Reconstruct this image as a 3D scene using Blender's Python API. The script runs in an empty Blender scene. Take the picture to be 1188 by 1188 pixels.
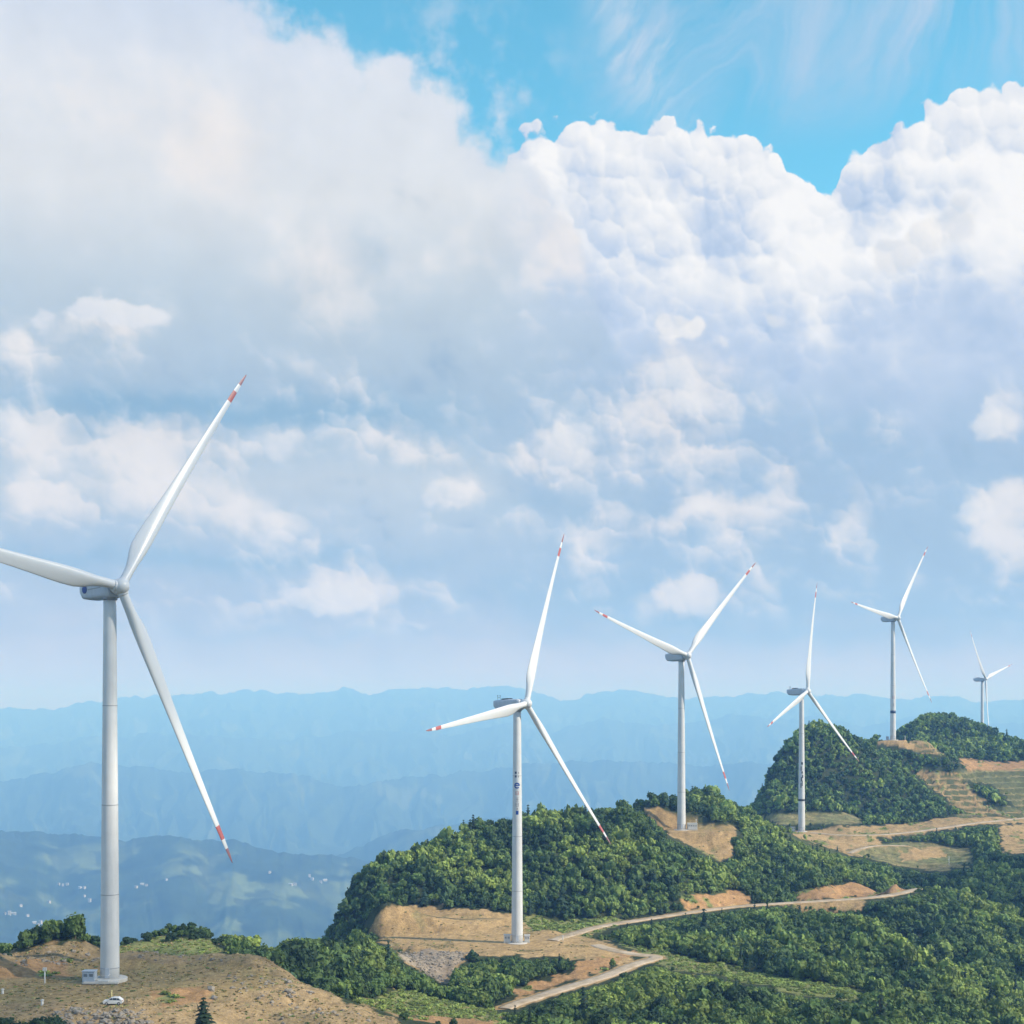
import bpy, bmesh, math, random
import numpy as np
from mathutils import Vector, Matrix

# ------------------------------------------------------------------ camera
sc = bpy.context.scene
COL = sc.collection
R_ = math.radians
FPX, VH, U0 = 1632.0, 835.0, 594.0          # focal length, horizon row, centre column (photo pixels)
cam_d = bpy.data.cameras.new('camera')
cam_d.sensor_width = 36.0
cam_d.lens = 36.0 * FPX / 1188.0
cam_d.shift_y = (VH - 594.0) / 1188.0        # level camera with a rising lens: towers stay upright
cam_d.clip_start = 0.5
cam_d.clip_end = 120000.0
cam = bpy.data.objects.new('camera', cam_d)
COL.objects.link(cam)
cam.location = (0, 0, 0)
cam.rotation_euler = (R_(90), 0, 0)
sc.camera = cam

sc.view_settings.view_transform = 'Standard'
sc.view_settings.look = 'None'
sc.view_settings.exposure = 1.05
sc.view_settings.gamma = 1.0
sc.render.engine = 'CYCLES'
sc.cycles.use_denoising = True
sc.cycles.max_bounces = 5
sc.cycles.diffuse_bounces = 3
sc.cycles.transparent_max_bounces = 8
sc.cycles.volume_bounces = 1
sc.cycles.use_adaptive_sampling = True
sc.cycles.adaptive_threshold = 0.012

# ------------------------------------------------------------------ sun
SUN_AZ, SUN_EL = 106.0, 36.0                 # from the right, a little on the camera's side
sun_d = bpy.data.lights.new('sun', 'SUN')
sun_d.energy = 2.6
sun_d.angle = R_(0.55)
sun_d.color = (1.0, 0.93, 0.82)
sun = bpy.data.objects.new('sun', sun_d)
COL.objects.link(sun)
SUNV = Vector((math.sin(R_(SUN_AZ)) * math.cos(R_(SUN_EL)), math.cos(R_(SUN_AZ)) * math.cos(R_(SUN_EL)), math.sin(R_(SUN_EL))))
sun.rotation_euler = SUNV.to_track_quat('Z', 'Y').to_euler()
sun.location = (400, -100, 500)

# ------------------------------------------------------------------ world: blue sky with cloud banks
world = bpy.data.worlds.new('World')
sc.world = world
world.use_nodes = True
world.cycles.sampling_method = 'MANUAL'
world.cycles.sample_map_resolution = 512
wt = world.node_tree
wt.nodes.clear()

def srgb(r, g, b):
    f = lambda c: c / 12.92 if c <= 0.04045 else ((c + 0.055) / 1.055) ** 2.4
    return (f(r / 255.0), f(g / 255.0), f(b / 255.0), 1.0)

class Nodes:
    def __init__(s, tree): s.t = tree
    def new(s, kind, **kw):
        n = s.t.nodes.new(kind)
        for k, v in kw.items(): setattr(n, k, v)
        return n
    def put(s, sock, v):
        if v is None: return
        if isinstance(v, (int, float)): sock.default_value = v
        elif isinstance(v, (tuple, list)): sock.default_value = v
        else: s.t.links.new(v, sock)
    def m(s, op, a, b=None, c=None, clamp=False):
        n = s.new('ShaderNodeMath', operation=op, use_clamp=clamp)
        for i, v in enumerate((a, b, c)): s.put(n.inputs[i], v)
        return n.outputs[0]
    def v(s, op, a, b=None):
        n = s.new('ShaderNodeVectorMath', operation=op)
        s.put(n.inputs[0], a)
        if b is not None: s.put(n.inputs[1], b)
        return n.outputs['Value'] if op in ('DOT_PRODUCT', 'LENGTH') else n.outputs['Vector']
    def scale(s, a, k):
        n = s.new('ShaderNodeVectorMath', operation='SCALE')
        s.put(n.inputs[0], a); s.put(n.inputs['Scale'], k)
        return n.outputs['Vector']
    def xyz(s, x, y, z=0.0):
        n = s.new('ShaderNodeCombineXYZ')
        s.put(n.inputs[0], x); s.put(n.inputs[1], y); s.put(n.inputs[2], z)
        return n.outputs[0]
    def noise(s, vec, scale, detail=4, rough=0.5, dist=0.0, lac=2.0):
        n = s.new('ShaderNodeTexNoise')
        s.put(n.inputs['Vector'], vec)
        n.inputs['Scale'].default_value = scale; n.inputs['Detail'].default_value = detail
        n.inputs['Roughness'].default_value = rough; n.inputs['Distortion'].default_value = dist
        n.inputs['Lacunarity'].default_value = lac
        return n.outputs['Fac'], n.outputs['Color']
    def voro(s, vec, scale, detail=2, rough=0.5, smooth=0.5):
        n = s.new('ShaderNodeTexVoronoi', feature='SMOOTH_F1', voronoi_dimensions='2D')
        s.put(n.inputs['Vector'], vec)
        n.inputs['Scale'].default_value = scale; n.inputs['Detail'].default_value = detail
        n.inputs['Roughness'].default_value = rough; n.inputs['Smoothness'].default_value = smooth
        return n.outputs['Distance']
    def step(s, x, lo, hi, a=0.0, b=1.0):
        n = s.new('ShaderNodeMapRange', interpolation_type='SMOOTHSTEP')
        s.put(n.inputs[0], x); s.put(n.inputs[1], lo); s.put(n.inputs[2], hi); s.put(n.inputs[3], a); s.put(n.inputs[4], b)
        return n.outputs[0]
    def mix(s, f, a, b):
        n = s.new('ShaderNodeMix', data_type='RGBA', clamp_factor=True)
        s.put(n.inputs[0], f); s.put(n.inputs[6], a); s.put(n.inputs[7], b)
        return n.outputs[2]
    def mul(s, a, b):
        n = s.new('ShaderNodeMix', data_type='RGBA', blend_type='MULTIPLY')
        n.inputs[0].default_value = 1.0
        s.put(n.inputs[6], a); s.put(n.inputs[7], b)
        return n.outputs[2]
    def ramp(s, f, stops, interp='EASE'):
        n = s.new('ShaderNodeValToRGB')
        r = n.color_ramp; r.interpolation = interp
        while len(r.elements) > 1: r.elements.remove(r.elements[-1])
        r.elements[0].position = stops[0][0]; r.elements[0].color = stops[0][1]
        for p, c in stops[1:]:
            e = r.elements.new(p); e.color = c
        s.put(n.inputs[0], f)
        return n.outputs[0]
    def curve(s, x, pts):
        n = s.new('ShaderNodeFloatCurve')
        c = n.mapping.curves[0]
        while len(c.points) > 2: c.points.remove(c.points[1])
        c.points[0].location = pts[0]; c.points[1].location = pts[-1]
        for p in pts[1:-1]: c.points.new(*p)
        for p in c.points: p.handle_type = 'AUTO_CLAMPED'
        n.mapping.update()
        s.put(n.inputs['Value'], x)
        return n.outputs[0]

def dir_of(u, v):                            # photo direction -> azimuth, elevation (radians)
    az = math.atan((u - U0) / FPX)
    return az, math.atan((VH - v) / FPX * math.cos(az))

def build_world():
    w = Nodes(wt)
    D = w.new('ShaderNodeTexCoord').outputs['Generated']
    sep = w.new('ShaderNodeSeparateXYZ'); w.put(sep.inputs[0], D)
    az = w.m('ARCTAN2', sep.outputs[0], sep.outputs[1])
    el = w.m('ARCSINE', sep.outputs[2])
    P = w.xyz(az, el)
    A = 0.4                                  # curve domain: azimuth -A..A
    EM = 0.6
    xc = w.m('MULTIPLY_ADD', az, 0.5 / A, 0.5, clamp=True)
    ys = w.m('DIVIDE', el, EM, clamp=True)
    def prof(pts):
        q = []
        for u, v in pts:
            a, e = dir_of(u, v)
            q.append(((a / A) * 0.5 + 0.5, max(0.0, min(1.0, e / EM))))
        q = [(0.0, q[0][1])] + q + [(1.0, q[-1][1])]
        return w.m('MULTIPLY', w.curve(xc, q), EM)
    def ypos(v): return math.atan((VH - v) / FPX * 0.97) / EM
    # noises
    n_big, c_big = w.noise(P, 9.0, 5, 0.55)
    n_med, c_med = w.noise(P, 26.0, 6, 0.55)
    n_fin, c_fine = w.noise(P, 70.0, 4, 0.6)
    cen = (0.5, 0.5, 0.5)
    wb = w.scale(w.v('SUBTRACT', c_big, cen), 0.05)
    wm = w.scale(w.v('SUBTRACT', c_med, cen), 0.040)
    wf = w.scale(w.v('SUBTRACT', c_fine, cen), 0.012)
    Pw = w.v('ADD', P, wm)
    Pw2 = w.v('ADD', Pw, wb)
    # billows: cells of three sizes, each rounded like a ball of vapour and lit from the upper right
    LX, LY = 0.55, 0.83
    def billow(scale, smooth, vec):
        n = w.new('ShaderNodeTexVoronoi', feature='SMOOTH_F1', voronoi_dimensions='2D')
        w.put(n.inputs['Vector'], vec); n.inputs['Scale'].default_value = scale; n.inputs['Smoothness'].default_value = smooth; n.inputs['Detail'].default_value = 0.0
        d = n.outputs['Distance']
        h = w.m('SUBTRACT', 0.62, d)
        lit = w.m('MULTIPLY', w.v('DOT_PRODUCT', w.v('SUBTRACT', vec, n.outputs['Position']), (LX, LY, 0.0)), scale)
        return h, lit
    q1 = w.v('ADD', P, w.v('ADD', w.scale(wb, 0.8), w.scale(wm, 0.7)))
    q2 = w.v('ADD', P, w.v('ADD', w.v('ADD', w.scale(wm, 0.6), w.scale(wb, 0.4)), w.scale(wf, 1.3)))
    h1, l1 = billow(12.0, 0.35, q1)
    h2, l2 = billow(31.0, 0.30, q2)
    h3, l3 = billow(74.0, 0.30, w.v('ADD', P, w.v('ADD', w.scale(wm, 0.25), wf)))
    puff = w.m('ADD', w.m('MULTIPLY', h1, 0.55), w.m('ADD', w.m('MULTIPLY', h2, 0.33), w.m('MULTIPLY', h3, 0.16)))      # about 0.05..0.45
    relief_ = w.m('ADD', w.m('MULTIPLY', l1, 0.62), w.m('ADD', w.m('MULTIPLY', l2, 0.36), w.m('MULTIPLY', l3, 0.26)))    # about -0.5..0.5
    # clear blue
    sky = w.new('ShaderNodeTexSky', sky_type='NISHITA', sun_disc=False)
    sky.sun_elevation = R_(SUN_EL); sky.sun_rotation = R_(SUN_AZ)
    sky.altitude = 1200.0; sky.air_density = 1.0; sky.dust_density = 0.4; sky.ozone_density = 1.2
    blue = w.mul(w.scale(sky.outputs[0], 0.15 / BG), SKY_TINT)
    # thin veil high on the right
    vr = w.new('ShaderNodeVectorRotate', rotation_type='Z_AXIS'); w.put(vr.inputs['Vector'], w.v('ADD', P, w.scale(c_big, 0.06))); vr.inputs['Angle'].default_value = 0.66
    Pc = w.v('MULTIPLY', vr.outputs[0], (9.0, 3.6, 1.0))
    n_c, _ = w.noise(Pc, 1.4, 6, 0.62, 0.8)
    a0, e0 = dir_of(900, 80)
    veil_x = w.m('MULTIPLY', w.step(az, dir_of(640, 80)[0], dir_of(760, 80)[0]), w.step(el, dir_of(900, 190)[1], dir_of(900, 70)[1]))
    veil = w.m('MULTIPLY', w.step(n_c, 0.36, 0.72), w.m('MULTIPLY', veil_x, 0.85))
    col = w.mix(veil, blue, srgb(190, 208, 236))
    # streak of cirrus
    def blob(c, u, v, ru, rv, rot=0.0):
        a, e = dir_of(u, v)
        d = w.v('SUBTRACT', c, (a, e, 0))
        if rot:
            n = w.new('ShaderNodeVectorRotate', rotation_type='Z_AXIS'); w.put(n.inputs['Vector'], d); n.inputs['Angle'].default_value = rot
            d = n.outputs[0]
        d = w.v('MULTIPLY', d, (FPX / ru, FPX / rv, 0.0))
        return w.m('EXPONENT', w.m('MULTIPLY', w.v('DOT_PRODUCT', d, d), -1.0))
    n_s, _ = w.noise(w.v('MULTIPLY', vr.outputs[0], (60.0, 14.0, 1.0)), 1.0, 5, 0.6, 1.0)
    st = w.m('MULTIPLY', blob(Pw, 738, 60, 36, 85, -0.42), w.step(n_s, 0.30, 0.75))
    col = w.mix(w.m('MULTIPLY', st, 0.8), col, srgb(212, 221, 240))
    wi = w.m('ADD', blob(P, 520, 70, 70, 60), w.m('MULTIPLY', blob(P, 600, 95, 60, 40), 0.8))
    wi = w.m('MULTIPLY', wi, w.step(w.m('ADD', n_med, w.m('MULTIPLY', n_fin, 0.35)), 0.60, 0.92))
    col = w.mix(w.m('MULTIPLY', wi, 0.75), col, srgb(206, 218, 238))
    # ---- far cumulus, crisp
    EA = prof([(-200, 300), (520, 300), (590, 168), (612, 146), (640, 128), (670, 128), (700, 138), (745, 156), (775, 152), (800, 150), (835, 152), (870, 168), (900, 182),
               (930, 206), (962, 216), (975, 196), (980, 182), (1000, 160), (1032, 148), (1062, 134), (1080, 110), (1118, 97), (1150, 102), (1188, 112), (1300, 150)])
    dA = w.m('ADD', w.m('SUBTRACT', EA, el), w.m('MULTIPLY', w.m('SUBTRACT', puff, 0.22), 0.043))
    dA = w.m('ADD', dA, w.m('MULTIPLY', w.m('SUBTRACT', n_med, 0.5), 0.008))
    dA = w.m('ADD', dA, w.m('MULTIPLY', w.m('SUBTRACT', n_fin, 0.5), 0.007))
    dA = w.m('ADD', dA, w.m('MULTIPLY_ADD', h2, 0.004, w.m('MULTIPLY_ADD', h3, 0.009, -0.002)))
    mA = w.step(dA, 0.0, 0.0034)
    base = w.step(w.m('ADD', dA, w.m('MULTIPLY', w.m('SUBTRACT', n_big, 0.5), 0.10)), 0.035, 0.15, 1.0, 0.0)
    fA = w.m('ADD', w.m('MULTIPLY_ADD', base, 0.42, 0.31), w.m('MULTIPLY', relief_, w.m('MULTIPLY_ADD', base, 0.62, 0.14)))
    fA = w.m('ADD', fA, w.m('MULTIPLY', w.m('SUBTRACT', n_med, 0.5), 0.55))
    fA = w.m('ADD', fA, w.m('MULTIPLY', w.m('SUBTRACT', n_fin, 0.5), 0.30))
    # shaded faces turned from the sun
    fA = w.m('SUBTRACT', fA, w.m('MULTIPLY', blob(Pw, 1000, 230, 36, 50), 0.50))
    fA = w.m('SUBTRACT', fA, w.m('MULTIPLY', blob(Pw, 830, 245, 60, 18), 0.16))
    fA = w.m('SUBTRACT', fA, w.m('MULTIPLY', blob(Pw, 680, 215, 50, 30), 0.16))
    fA = w.m('ADD', fA, w.m('MULTIPLY', blob(Pw2, 920, 270, 60, 40), 0.35))
    fA = w.m('ADD', fA, w.m('MULTIPLY', blob(Pw2, 1080, 262, 45, 24), 0.55))
    fA = w.m('ADD', fA, w.m('MULTIPLY', blob(Pw2, 1038, 294, 24, 16), 0.7))
    fA = w.m('ADD', fA, w.m('MULTIPLY', blob(Pw2, 1160, 250, 40, 60), 0.35))
    colA = w.ramp(fA, [(0.08, srgb(166, 188, 224)), (0.40, srgb(198, 211, 237)), (0.66, srgb(231, 234, 245)), (0.95, srgb(250, 249, 254))], 'LINEAR')
    col = w.mix(mA, col, colA)
    # ---- near soft bank and the deck below it
    EB = prof([(-300, -330), (200, -90), (320, -8), (372, 6), (400, 30), (420, 62), (448, 40), (480, 66), (505, 88), (530, 106), (560, 126), (590, 142), (622, 172), (648, 215),
               (675, 262), (700, 310), (712, 365), (735, 392), (780, 372), (830, 372), (890, 372), (930, 400), (1000, 385), (1080, 400), (1188, 390), (1300, 400)])
    dB = w.m('ADD', w.m('SUBTRACT', EB, el), w.m('MULTIPLY', w.m('SUBTRACT', n_med, 0.5), 0.075))
    dB = w.m('ADD', dB, w.m('MULTIPLY', w.m('SUBTRACT', puff, 0.22), 0.045))
    dB = w.m('ADD', dB, w.m('MULTIPLY', w.m('SUBTRACT', n_fin, 0.5), 0.014))
    softw = w.step(az, dir_of(640, 300)[0], dir_of(1020, 300)[0], 0.024, 0.085)
    mB = w.step(w.m('DIVIDE', dB, softw), 0.0, 1.0)
    lr = w.step(w.m('ADD', az, w.m('MULTIPLY', w.m('SUBTRACT', n_big, 0.5), 0.35)), dir_of(520, 0)[0], dir_of(760, 0)[0])
    yn = w.m('ADD', ys, w.m('MULTIPLY', w.m('SUBTRACT', n_big, 0.5), 0.10))
    left = w.ramp(yn, [(0.0, srgb(216, 204, 207)), (ypos(775), srgb(208, 202, 209)), (ypos(715), srgb(180, 191, 212)), (ypos(640), srgb(172, 191, 215)), (ypos(560), srgb(196, 207, 221)),
                       (ypos(500), srgb(174, 194, 216)), (ypos(440), srgb(172, 191, 213)), (ypos(340), srgb(192, 205, 220)), (ypos(220), srgb(224, 227, 235)),
                       (ypos(80), srgb(222, 227, 240)), (ypos(-40), srgb(202, 214, 238))], 'LINEAR')
    right = w.ramp(yn, [(0.0, srgb(216, 204, 207)), (ypos(775), srgb(204, 199, 208)), (ypos(715), srgb(160, 184, 212)), (ypos(620), srgb(164, 187, 214)),
                        (ypos(500), srgb(166, 188, 217)), (ypos(400), srgb(176, 196, 225)), (ypos(300), srgb(198, 213, 240)), (ypos(0), srgb(214, 222, 240))], 'LINEAR')
    colB = w.mix(lr, left, right)
    # lit puffs and blue-grey bases, in warped coordinates so that their outlines billow
    lit = None
    for u, v, ru, rv, a in [(120, 130, 110, 55, .45), (255, 165, 60, 60, .6), (125, 368, 55, 16, .75), (50, 385, 30, 14, .4), (390, 320, 55, 55, .5), (560, 270, 60, 50, .5),
                            (655, 290, 48, 70, .6), (205, 515, 150, 30, .8), (30, 500, 40, 30, .8), (480, 515, 70, 24, .6), (530, 565, 34, 20, .8), (250, 585, 140, 40, .5),
                            (60, 590, 80, 30, .6), (400, 688, 62, 20, .95), (240, 698, 60, 20, .6), (175, 680, 28, 18, .45), (790, 702, 36, 26, .95), (860, 690, 55, 36, .5),
                            (770, 455, 70, 75, .75), (796, 378, 20, 14, .8), (890, 382, 22, 13, .9), (845, 400, 30, 24, .7), (650, 530, 48, 32, .8), (830, 600, 80, 32, .7), (800, 530, 60, 50, .6),
                            (920, 545, 25, 34, .6), (720, 600, 60, 26, .6), (985, 605, 26, 30, .45), (1165, 490, 36, 20, .8), (1165, 592, 40, 30, .9), (1175, 640, 26, 26, .55),
                            (480, 728, 25, 14, .35), (100, 740, 90, 16, .2)]:
        g = w.m('MULTIPLY', blob(Pw2, u, v, ru, rv), a)
        lit = g if lit is None else w.m('ADD', lit, g)
    soft = w.m('MULTIPLY', w.step(lr, 0.0, 1.0, 1.0, 0.0), w.step(el, dir_of(300, 470)[1], dir_of(300, 330)[1]))
    calm = w.m('MULTIPLY_ADD', soft, -0.62, 1.0)
    relief_ = w.m('MULTIPLY', relief_, calm)
    lit = w.m('ADD', lit, w.m('MULTIPLY', relief_, 0.85))
    lit = w.m('ADD', lit, w.m('MULTIPLY', w.m('SUBTRACT', n_big, 0.5), 1.5))
    lit = w.m('ADD', lit, w.m('MULTIPLY', w.m('SUBTRACT', n_med, 0.5), 1.3))
    lit = w.m('MULTIPLY', lit, w.step(el, dir_of(594, 775)[1], dir_of(594, 690)[1]))
    litf = w.step(lit, 0.05, 1.0)
    dark = None
    for u, v, ru, rv, a in [(200, 474, 200, 20, 1.0), (110, 492, 60, 18, .5), (430, 478, 130, 22, .55), (260, 648, 230, 12, .6), (600, 690, 200, 24, .4), (950, 735, 260, 16, .5),
                            (420, 290, 25, 25, .35), (1000, 480, 120, 60, .3), (640, 590, 120, 20, .3), (40, 650, 100, 14, .35), (300, 735, 300, 8, .25)]:
        g = w.m('MULTIPLY', blob(Pw, u, v, ru, rv), a)
        dark = g if dark is None else w.m('ADD', dark, g)
    colB = w.mix(w.m('MULTIPLY', dark, 0.85, clamp=True), colB, srgb(138, 174, 205))
    colB = w.mix(w.m('MULTIPLY', litf, 0.85), colB, srgb(236, 231, 233))
    colB = w.mix(w.m('MULTIPLY', w.step(w.m('ADD', lit, w.m('MULTIPLY', n_fin, 0.2)), -0.10, -0.65), 0.60), colB, srgb(152, 178, 207))
    shade = w.m('MULTIPLY_ADD', relief_, 0.07, w.m('MULTIPLY', w.m('SUBTRACT', n_med, 0.5), 0.22))
    hsv = w.new('ShaderNodeHueSaturation'); w.put(hsv.inputs['Color'], colB); w.put(hsv.inputs['Value'], w.m('ADD', 1.0, shade))
    col = w.mix(mB, col, hsv.outputs[0])
    crisp = None
    for u, v, ru, rv, a in [(796, 375, 26, 17, 1), (889, 380, 30, 16, 1), (1038, 292, 27, 19, 1), (1086, 262, 46, 28, 1), (125, 366, 62, 16, .9), (50, 374, 20, 18, .8), (1166, 486, 36, 17, .55),
                            (1162, 590, 40, 26, .55), (402, 690, 64, 20, .9), (792, 700, 36, 23, .75), (530, 566, 28, 17, .8), (650, 522, 40, 22, .75), (470, 506, 60, 14, .7), (15, 500, 30, 30, .75),
                            (775, 455, 46, 40, .6), (850, 405, 30, 24, .6), (250, 520, 110, 16, .7), (840, 590, 60, 18, .6), (725, 604, 40, 16, .6), (880, 520, 24, 20, .55), (480, 726, 22, 9, .6)]:
        g = w.m('MULTIPLY', blob(Pw, u, v, ru, rv), a)
        crisp = g if crisp is None else w.m('MAXIMUM', crisp, g)
    ce = w.m('ADD', crisp, w.m('MULTIPLY', w.m('SUBTRACT', puff, 0.22), 1.6))
    ce = w.m('ADD', ce, w.m('MULTIPLY', w.m('SUBTRACT', n_med, 0.5), 1.1))
    cm = w.m('MULTIPLY', w.step(ce, 0.38, 0.72), w.step(crisp, 0.05, 0.25))
    cl = w.m('ADD', 0.62, w.m('MULTIPLY', relief_, 0.75))
    ccol = w.ramp(cl, [(0.1, srgb(190, 206, 228)), (0.5, srgb(222, 225, 236)), (0.9, srgb(246, 243, 245))], 'LINEAR')
    col = w.mix(w.m('MULTIPLY', cm, w.step(el, dir_of(594, 560)[1], dir_of(594, 400)[1], 0.50, 0.92)), col, ccol)
    # overhead and behind the camera the sky is mostly clear, with a few bright patches
    out_az = w.step(w.m('ABSOLUTE', az), 0.55, 1.1)
    out_el = w.step(el, 0.52, 0.85)
    n_o, _ = w.noise(D, 2.6, 5, 0.6)
    clear = w.m('MULTIPLY', w.m('MAXIMUM', out_az, out_el), w.step(n_o, 0.42, 0.62, 1.0, 0.25))
    col = w.mix(clear, col, w.mul(w.scale(sky.outputs[0], 0.15 / BG), (1.0, 1.0, 1.0, 1.0)))
    col = w.mul(col, (1.005, 1.015, 0.975, 1.0))
    # ground side of the sphere
    col = w.mix(w.step(el, -0.02, -0.001, 1.0, 0.0), col, (0.30, 0.36, 0.42, 1.0))
    bg = w.new('ShaderNodeBackground'); w.put(bg.inputs[0], col); bg.inputs[1].default_value = BG
    out = w.new('ShaderNodeOutputWorld'); wt.links.new(bg.outputs[0], out.inputs[0])

SKY_TINT = (0.43, 0.90, 0.82, 1.0)           # the clear, slightly cyan blue of the photograph
BG = 0.483
build_world()

# ------------------------------------------------------------------ numpy noise
def _perm(seed):
    r = np.random.default_rng(seed)
    p = r.permutation(256).astype(np.int64)
    g = r.uniform(0, 2 * np.pi, 256)
    return np.concatenate([p, p]), np.cos(g), np.sin(g)
_PC = {}
def perlin(x, y, seed=0):
    if seed not in _PC: _PC[seed] = _perm(seed)
    p, gx, gy = _PC[seed]
    x = np.asarray(x, float); y = np.asarray(y, float)
    xi = np.floor(x).astype(np.int64); yi = np.floor(y).astype(np.int64)
    xf = x - xi; yf = y - yi
    u = xf * xf * xf * (xf * (xf * 6 - 15) + 10); v = yf * yf * yf * (yf * (yf * 6 - 15) + 10)
    def g(ix, iy, dx, dy):
        h = p[(p[ix & 255] + iy) & 255]
        return gx[h] * dx + gy[h] * dy
    a = g(xi, yi, xf, yf); b = g(xi + 1, yi, xf - 1, yf)
    c = g(xi, yi + 1, xf, yf - 1); d = g(xi + 1, yi + 1, xf - 1, yf - 1)
    return ((a + u * (b - a)) + v * ((c + u * (d - c)) - (a + u * (b - a)))) * 1.5
def fbm(x, y, oct=4, seed=0, gain=0.5):
    s = 0; a = 1.0; f = 1.0; t = 0
    for i in range(oct):
        s = s + a * perlin(x * f + 17.3 * i, y * f - 9.1 * i, seed + i); t += a; a *= gain; f *= 2.03
    return s / t
def ridged(x, y, oct=4, seed=0):
    s = 0; a = 1.0; f = 1.0; t = 0
    for i in range(oct):
        s = s + a * (1 - np.abs(perlin(x * f + 5.3 * i, y * f + 3.1 * i, seed + i))); t += a; a *= 0.5; f *= 2.1
    return s / t
def sstep(x, a, b):
    t = np.clip((x - a) / (b - a), 0, 1); return t * t * (3 - 2 * t)

def at(u, v, d):                              # photo direction and distance -> point in the place
    return ((u - U0) / FPX * d, d, -(v - VH) / FPX * d)

def in_poly(px, py, poly):
    r = np.zeros(px.shape, bool)
    n = len(poly)
    for i in range(n):
        x1, y1 = poly[i]; x2, y2 = poly[(i + 1) % n]
        if y1 == y2: continue
        c = ((y1 > py) != (y2 > py)) & (px < (x2 - x1) * (py - y1) / (y2 - y1) + x1)
        r ^= c
    return r

# ------------------------------------------------------------------ object helpers
def tag(o, label=None, cat=None, group=None, kind=None):
    if label: o['label'] = label
    if cat: o['category'] = cat
    if group: o['group'] = group
    if kind: o['kind'] = kind
    return o
def empty(name, loc, rz=0.0):
    o = bpy.data.objects.new(name, None); COL.objects.link(o)
    o.location = loc; o.rotation_euler = (0, 0, rz); o.empty_display_size = 0.5
    return o
def np_mesh(name, verts, faces, smooth=False):
    """verts (n,3); faces list of (k,m) int arrays (all-tri or all-quad blocks)"""
    me = bpy.data.meshes.new(name)
    if not isinstance(faces, list): faces = [faces]
    verts = np.asarray(verts, np.float32)
    me.vertices.add(len(verts)); me.vertices.foreach_set('co', verts.ravel())
    nl = sum(f.size for f in faces); npoly = sum(len(f) for f in faces)
    me.loops.add(nl); me.polygons.add(npoly)
    me.loops.foreach_set('vertex_index', np.concatenate([f.ravel() for f in faces]).astype(np.int32))
    starts = []; s = 0
    for f in faces:
        starts.append(s + np.arange(len(f)) * f.shape[1]); s += f.size
    me.polygons.foreach_set('loop_start', np.concatenate(starts).astype(np.int32))
    me.polygons.foreach_set('use_smooth', np.full(npoly, smooth, bool))
    me.update(calc_edges=True)
    me.validate()
    return me
def color_attr(me, name, rgb, domain='POINT'):
    a = me.color_attributes.new(name, 'FLOAT_COLOR', domain)
    c = np.ones((len(rgb), 4), np.float32); c[:, :3] = rgb
    a.data.foreach_set('color', c.ravel())
def link(name, me, mat=None, parent=None):
    o = bpy.data.objects.new(name, me); COL.objects.link(o)
    if mat is not None:
        if not me.materials: me.materials.append(mat)
    if parent is not None: o.parent = parent
    return o
def material(name, color=(.5, .5, .5), rough=0.8, metal=0.0, spec=0.3):
    m = bpy.data.materials.new(name); m.use_nodes = True
    b = m.node_tree.nodes['Principled BSDF']
    b.inputs['Base Color'].default_value = (*color[:3], 1); b.inputs['Roughness'].default_value = rough
    b.inputs['Metallic'].default_value = metal; b.inputs['Specular IOR Level'].default_value = spec
    return m
def noisy(name, color, rough=0.8, scale=1.0, amount=0.25, attr=None, bump=0.0, bscale=None, spec=0.25, coord='Object', detail=5, second=None):
    """procedural material: base colour (or a colour attribute) broken up by noise, with bump"""
    m = material(name, color, rough, 0, spec); t = m.node_tree; w = Nodes(t); b = t.nodes['Principled BSDF']
    P = w.new('ShaderNodeTexCoord').outputs[coord]
    f, _ = w.noise(P, scale, detail, 0.6)
    if attr:
        n = w.new('ShaderNodeAttribute', attribute_name=attr); base = n.outputs['Color']
    else: base = (*color[:3], 1)
    if second is not None:
        f2, _ = w.noise(P, scale * 0.31, 4, 0.6)
        base = w.mix(w.step(f2, 0.42, 0.62), base, (*second[:3], 1))
    h = w.new('ShaderNodeHueSaturation'); w.put(h.inputs['Color'], base)
    w.put(h.inputs['Value'], w.m('MULTIPLY_ADD', w.m('SUBTRACT', f, 0.5), amount * 4, 1.0))
    t.links.new(h.outputs[0], b.inputs['Base Color'])
    if bump:
        g, _ = w.noise(P, bscale or scale * 2, 6, 0.65)
        bn = w.new('ShaderNodeBump'); bn.inputs['Strength'].default_value = 1.0; bn.inputs['Distance'].default_value = bump
        t.links.new(g, bn.inputs['Height']); t.links.new(bn.outputs[0], b.inputs['Normal'])
    return m

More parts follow.
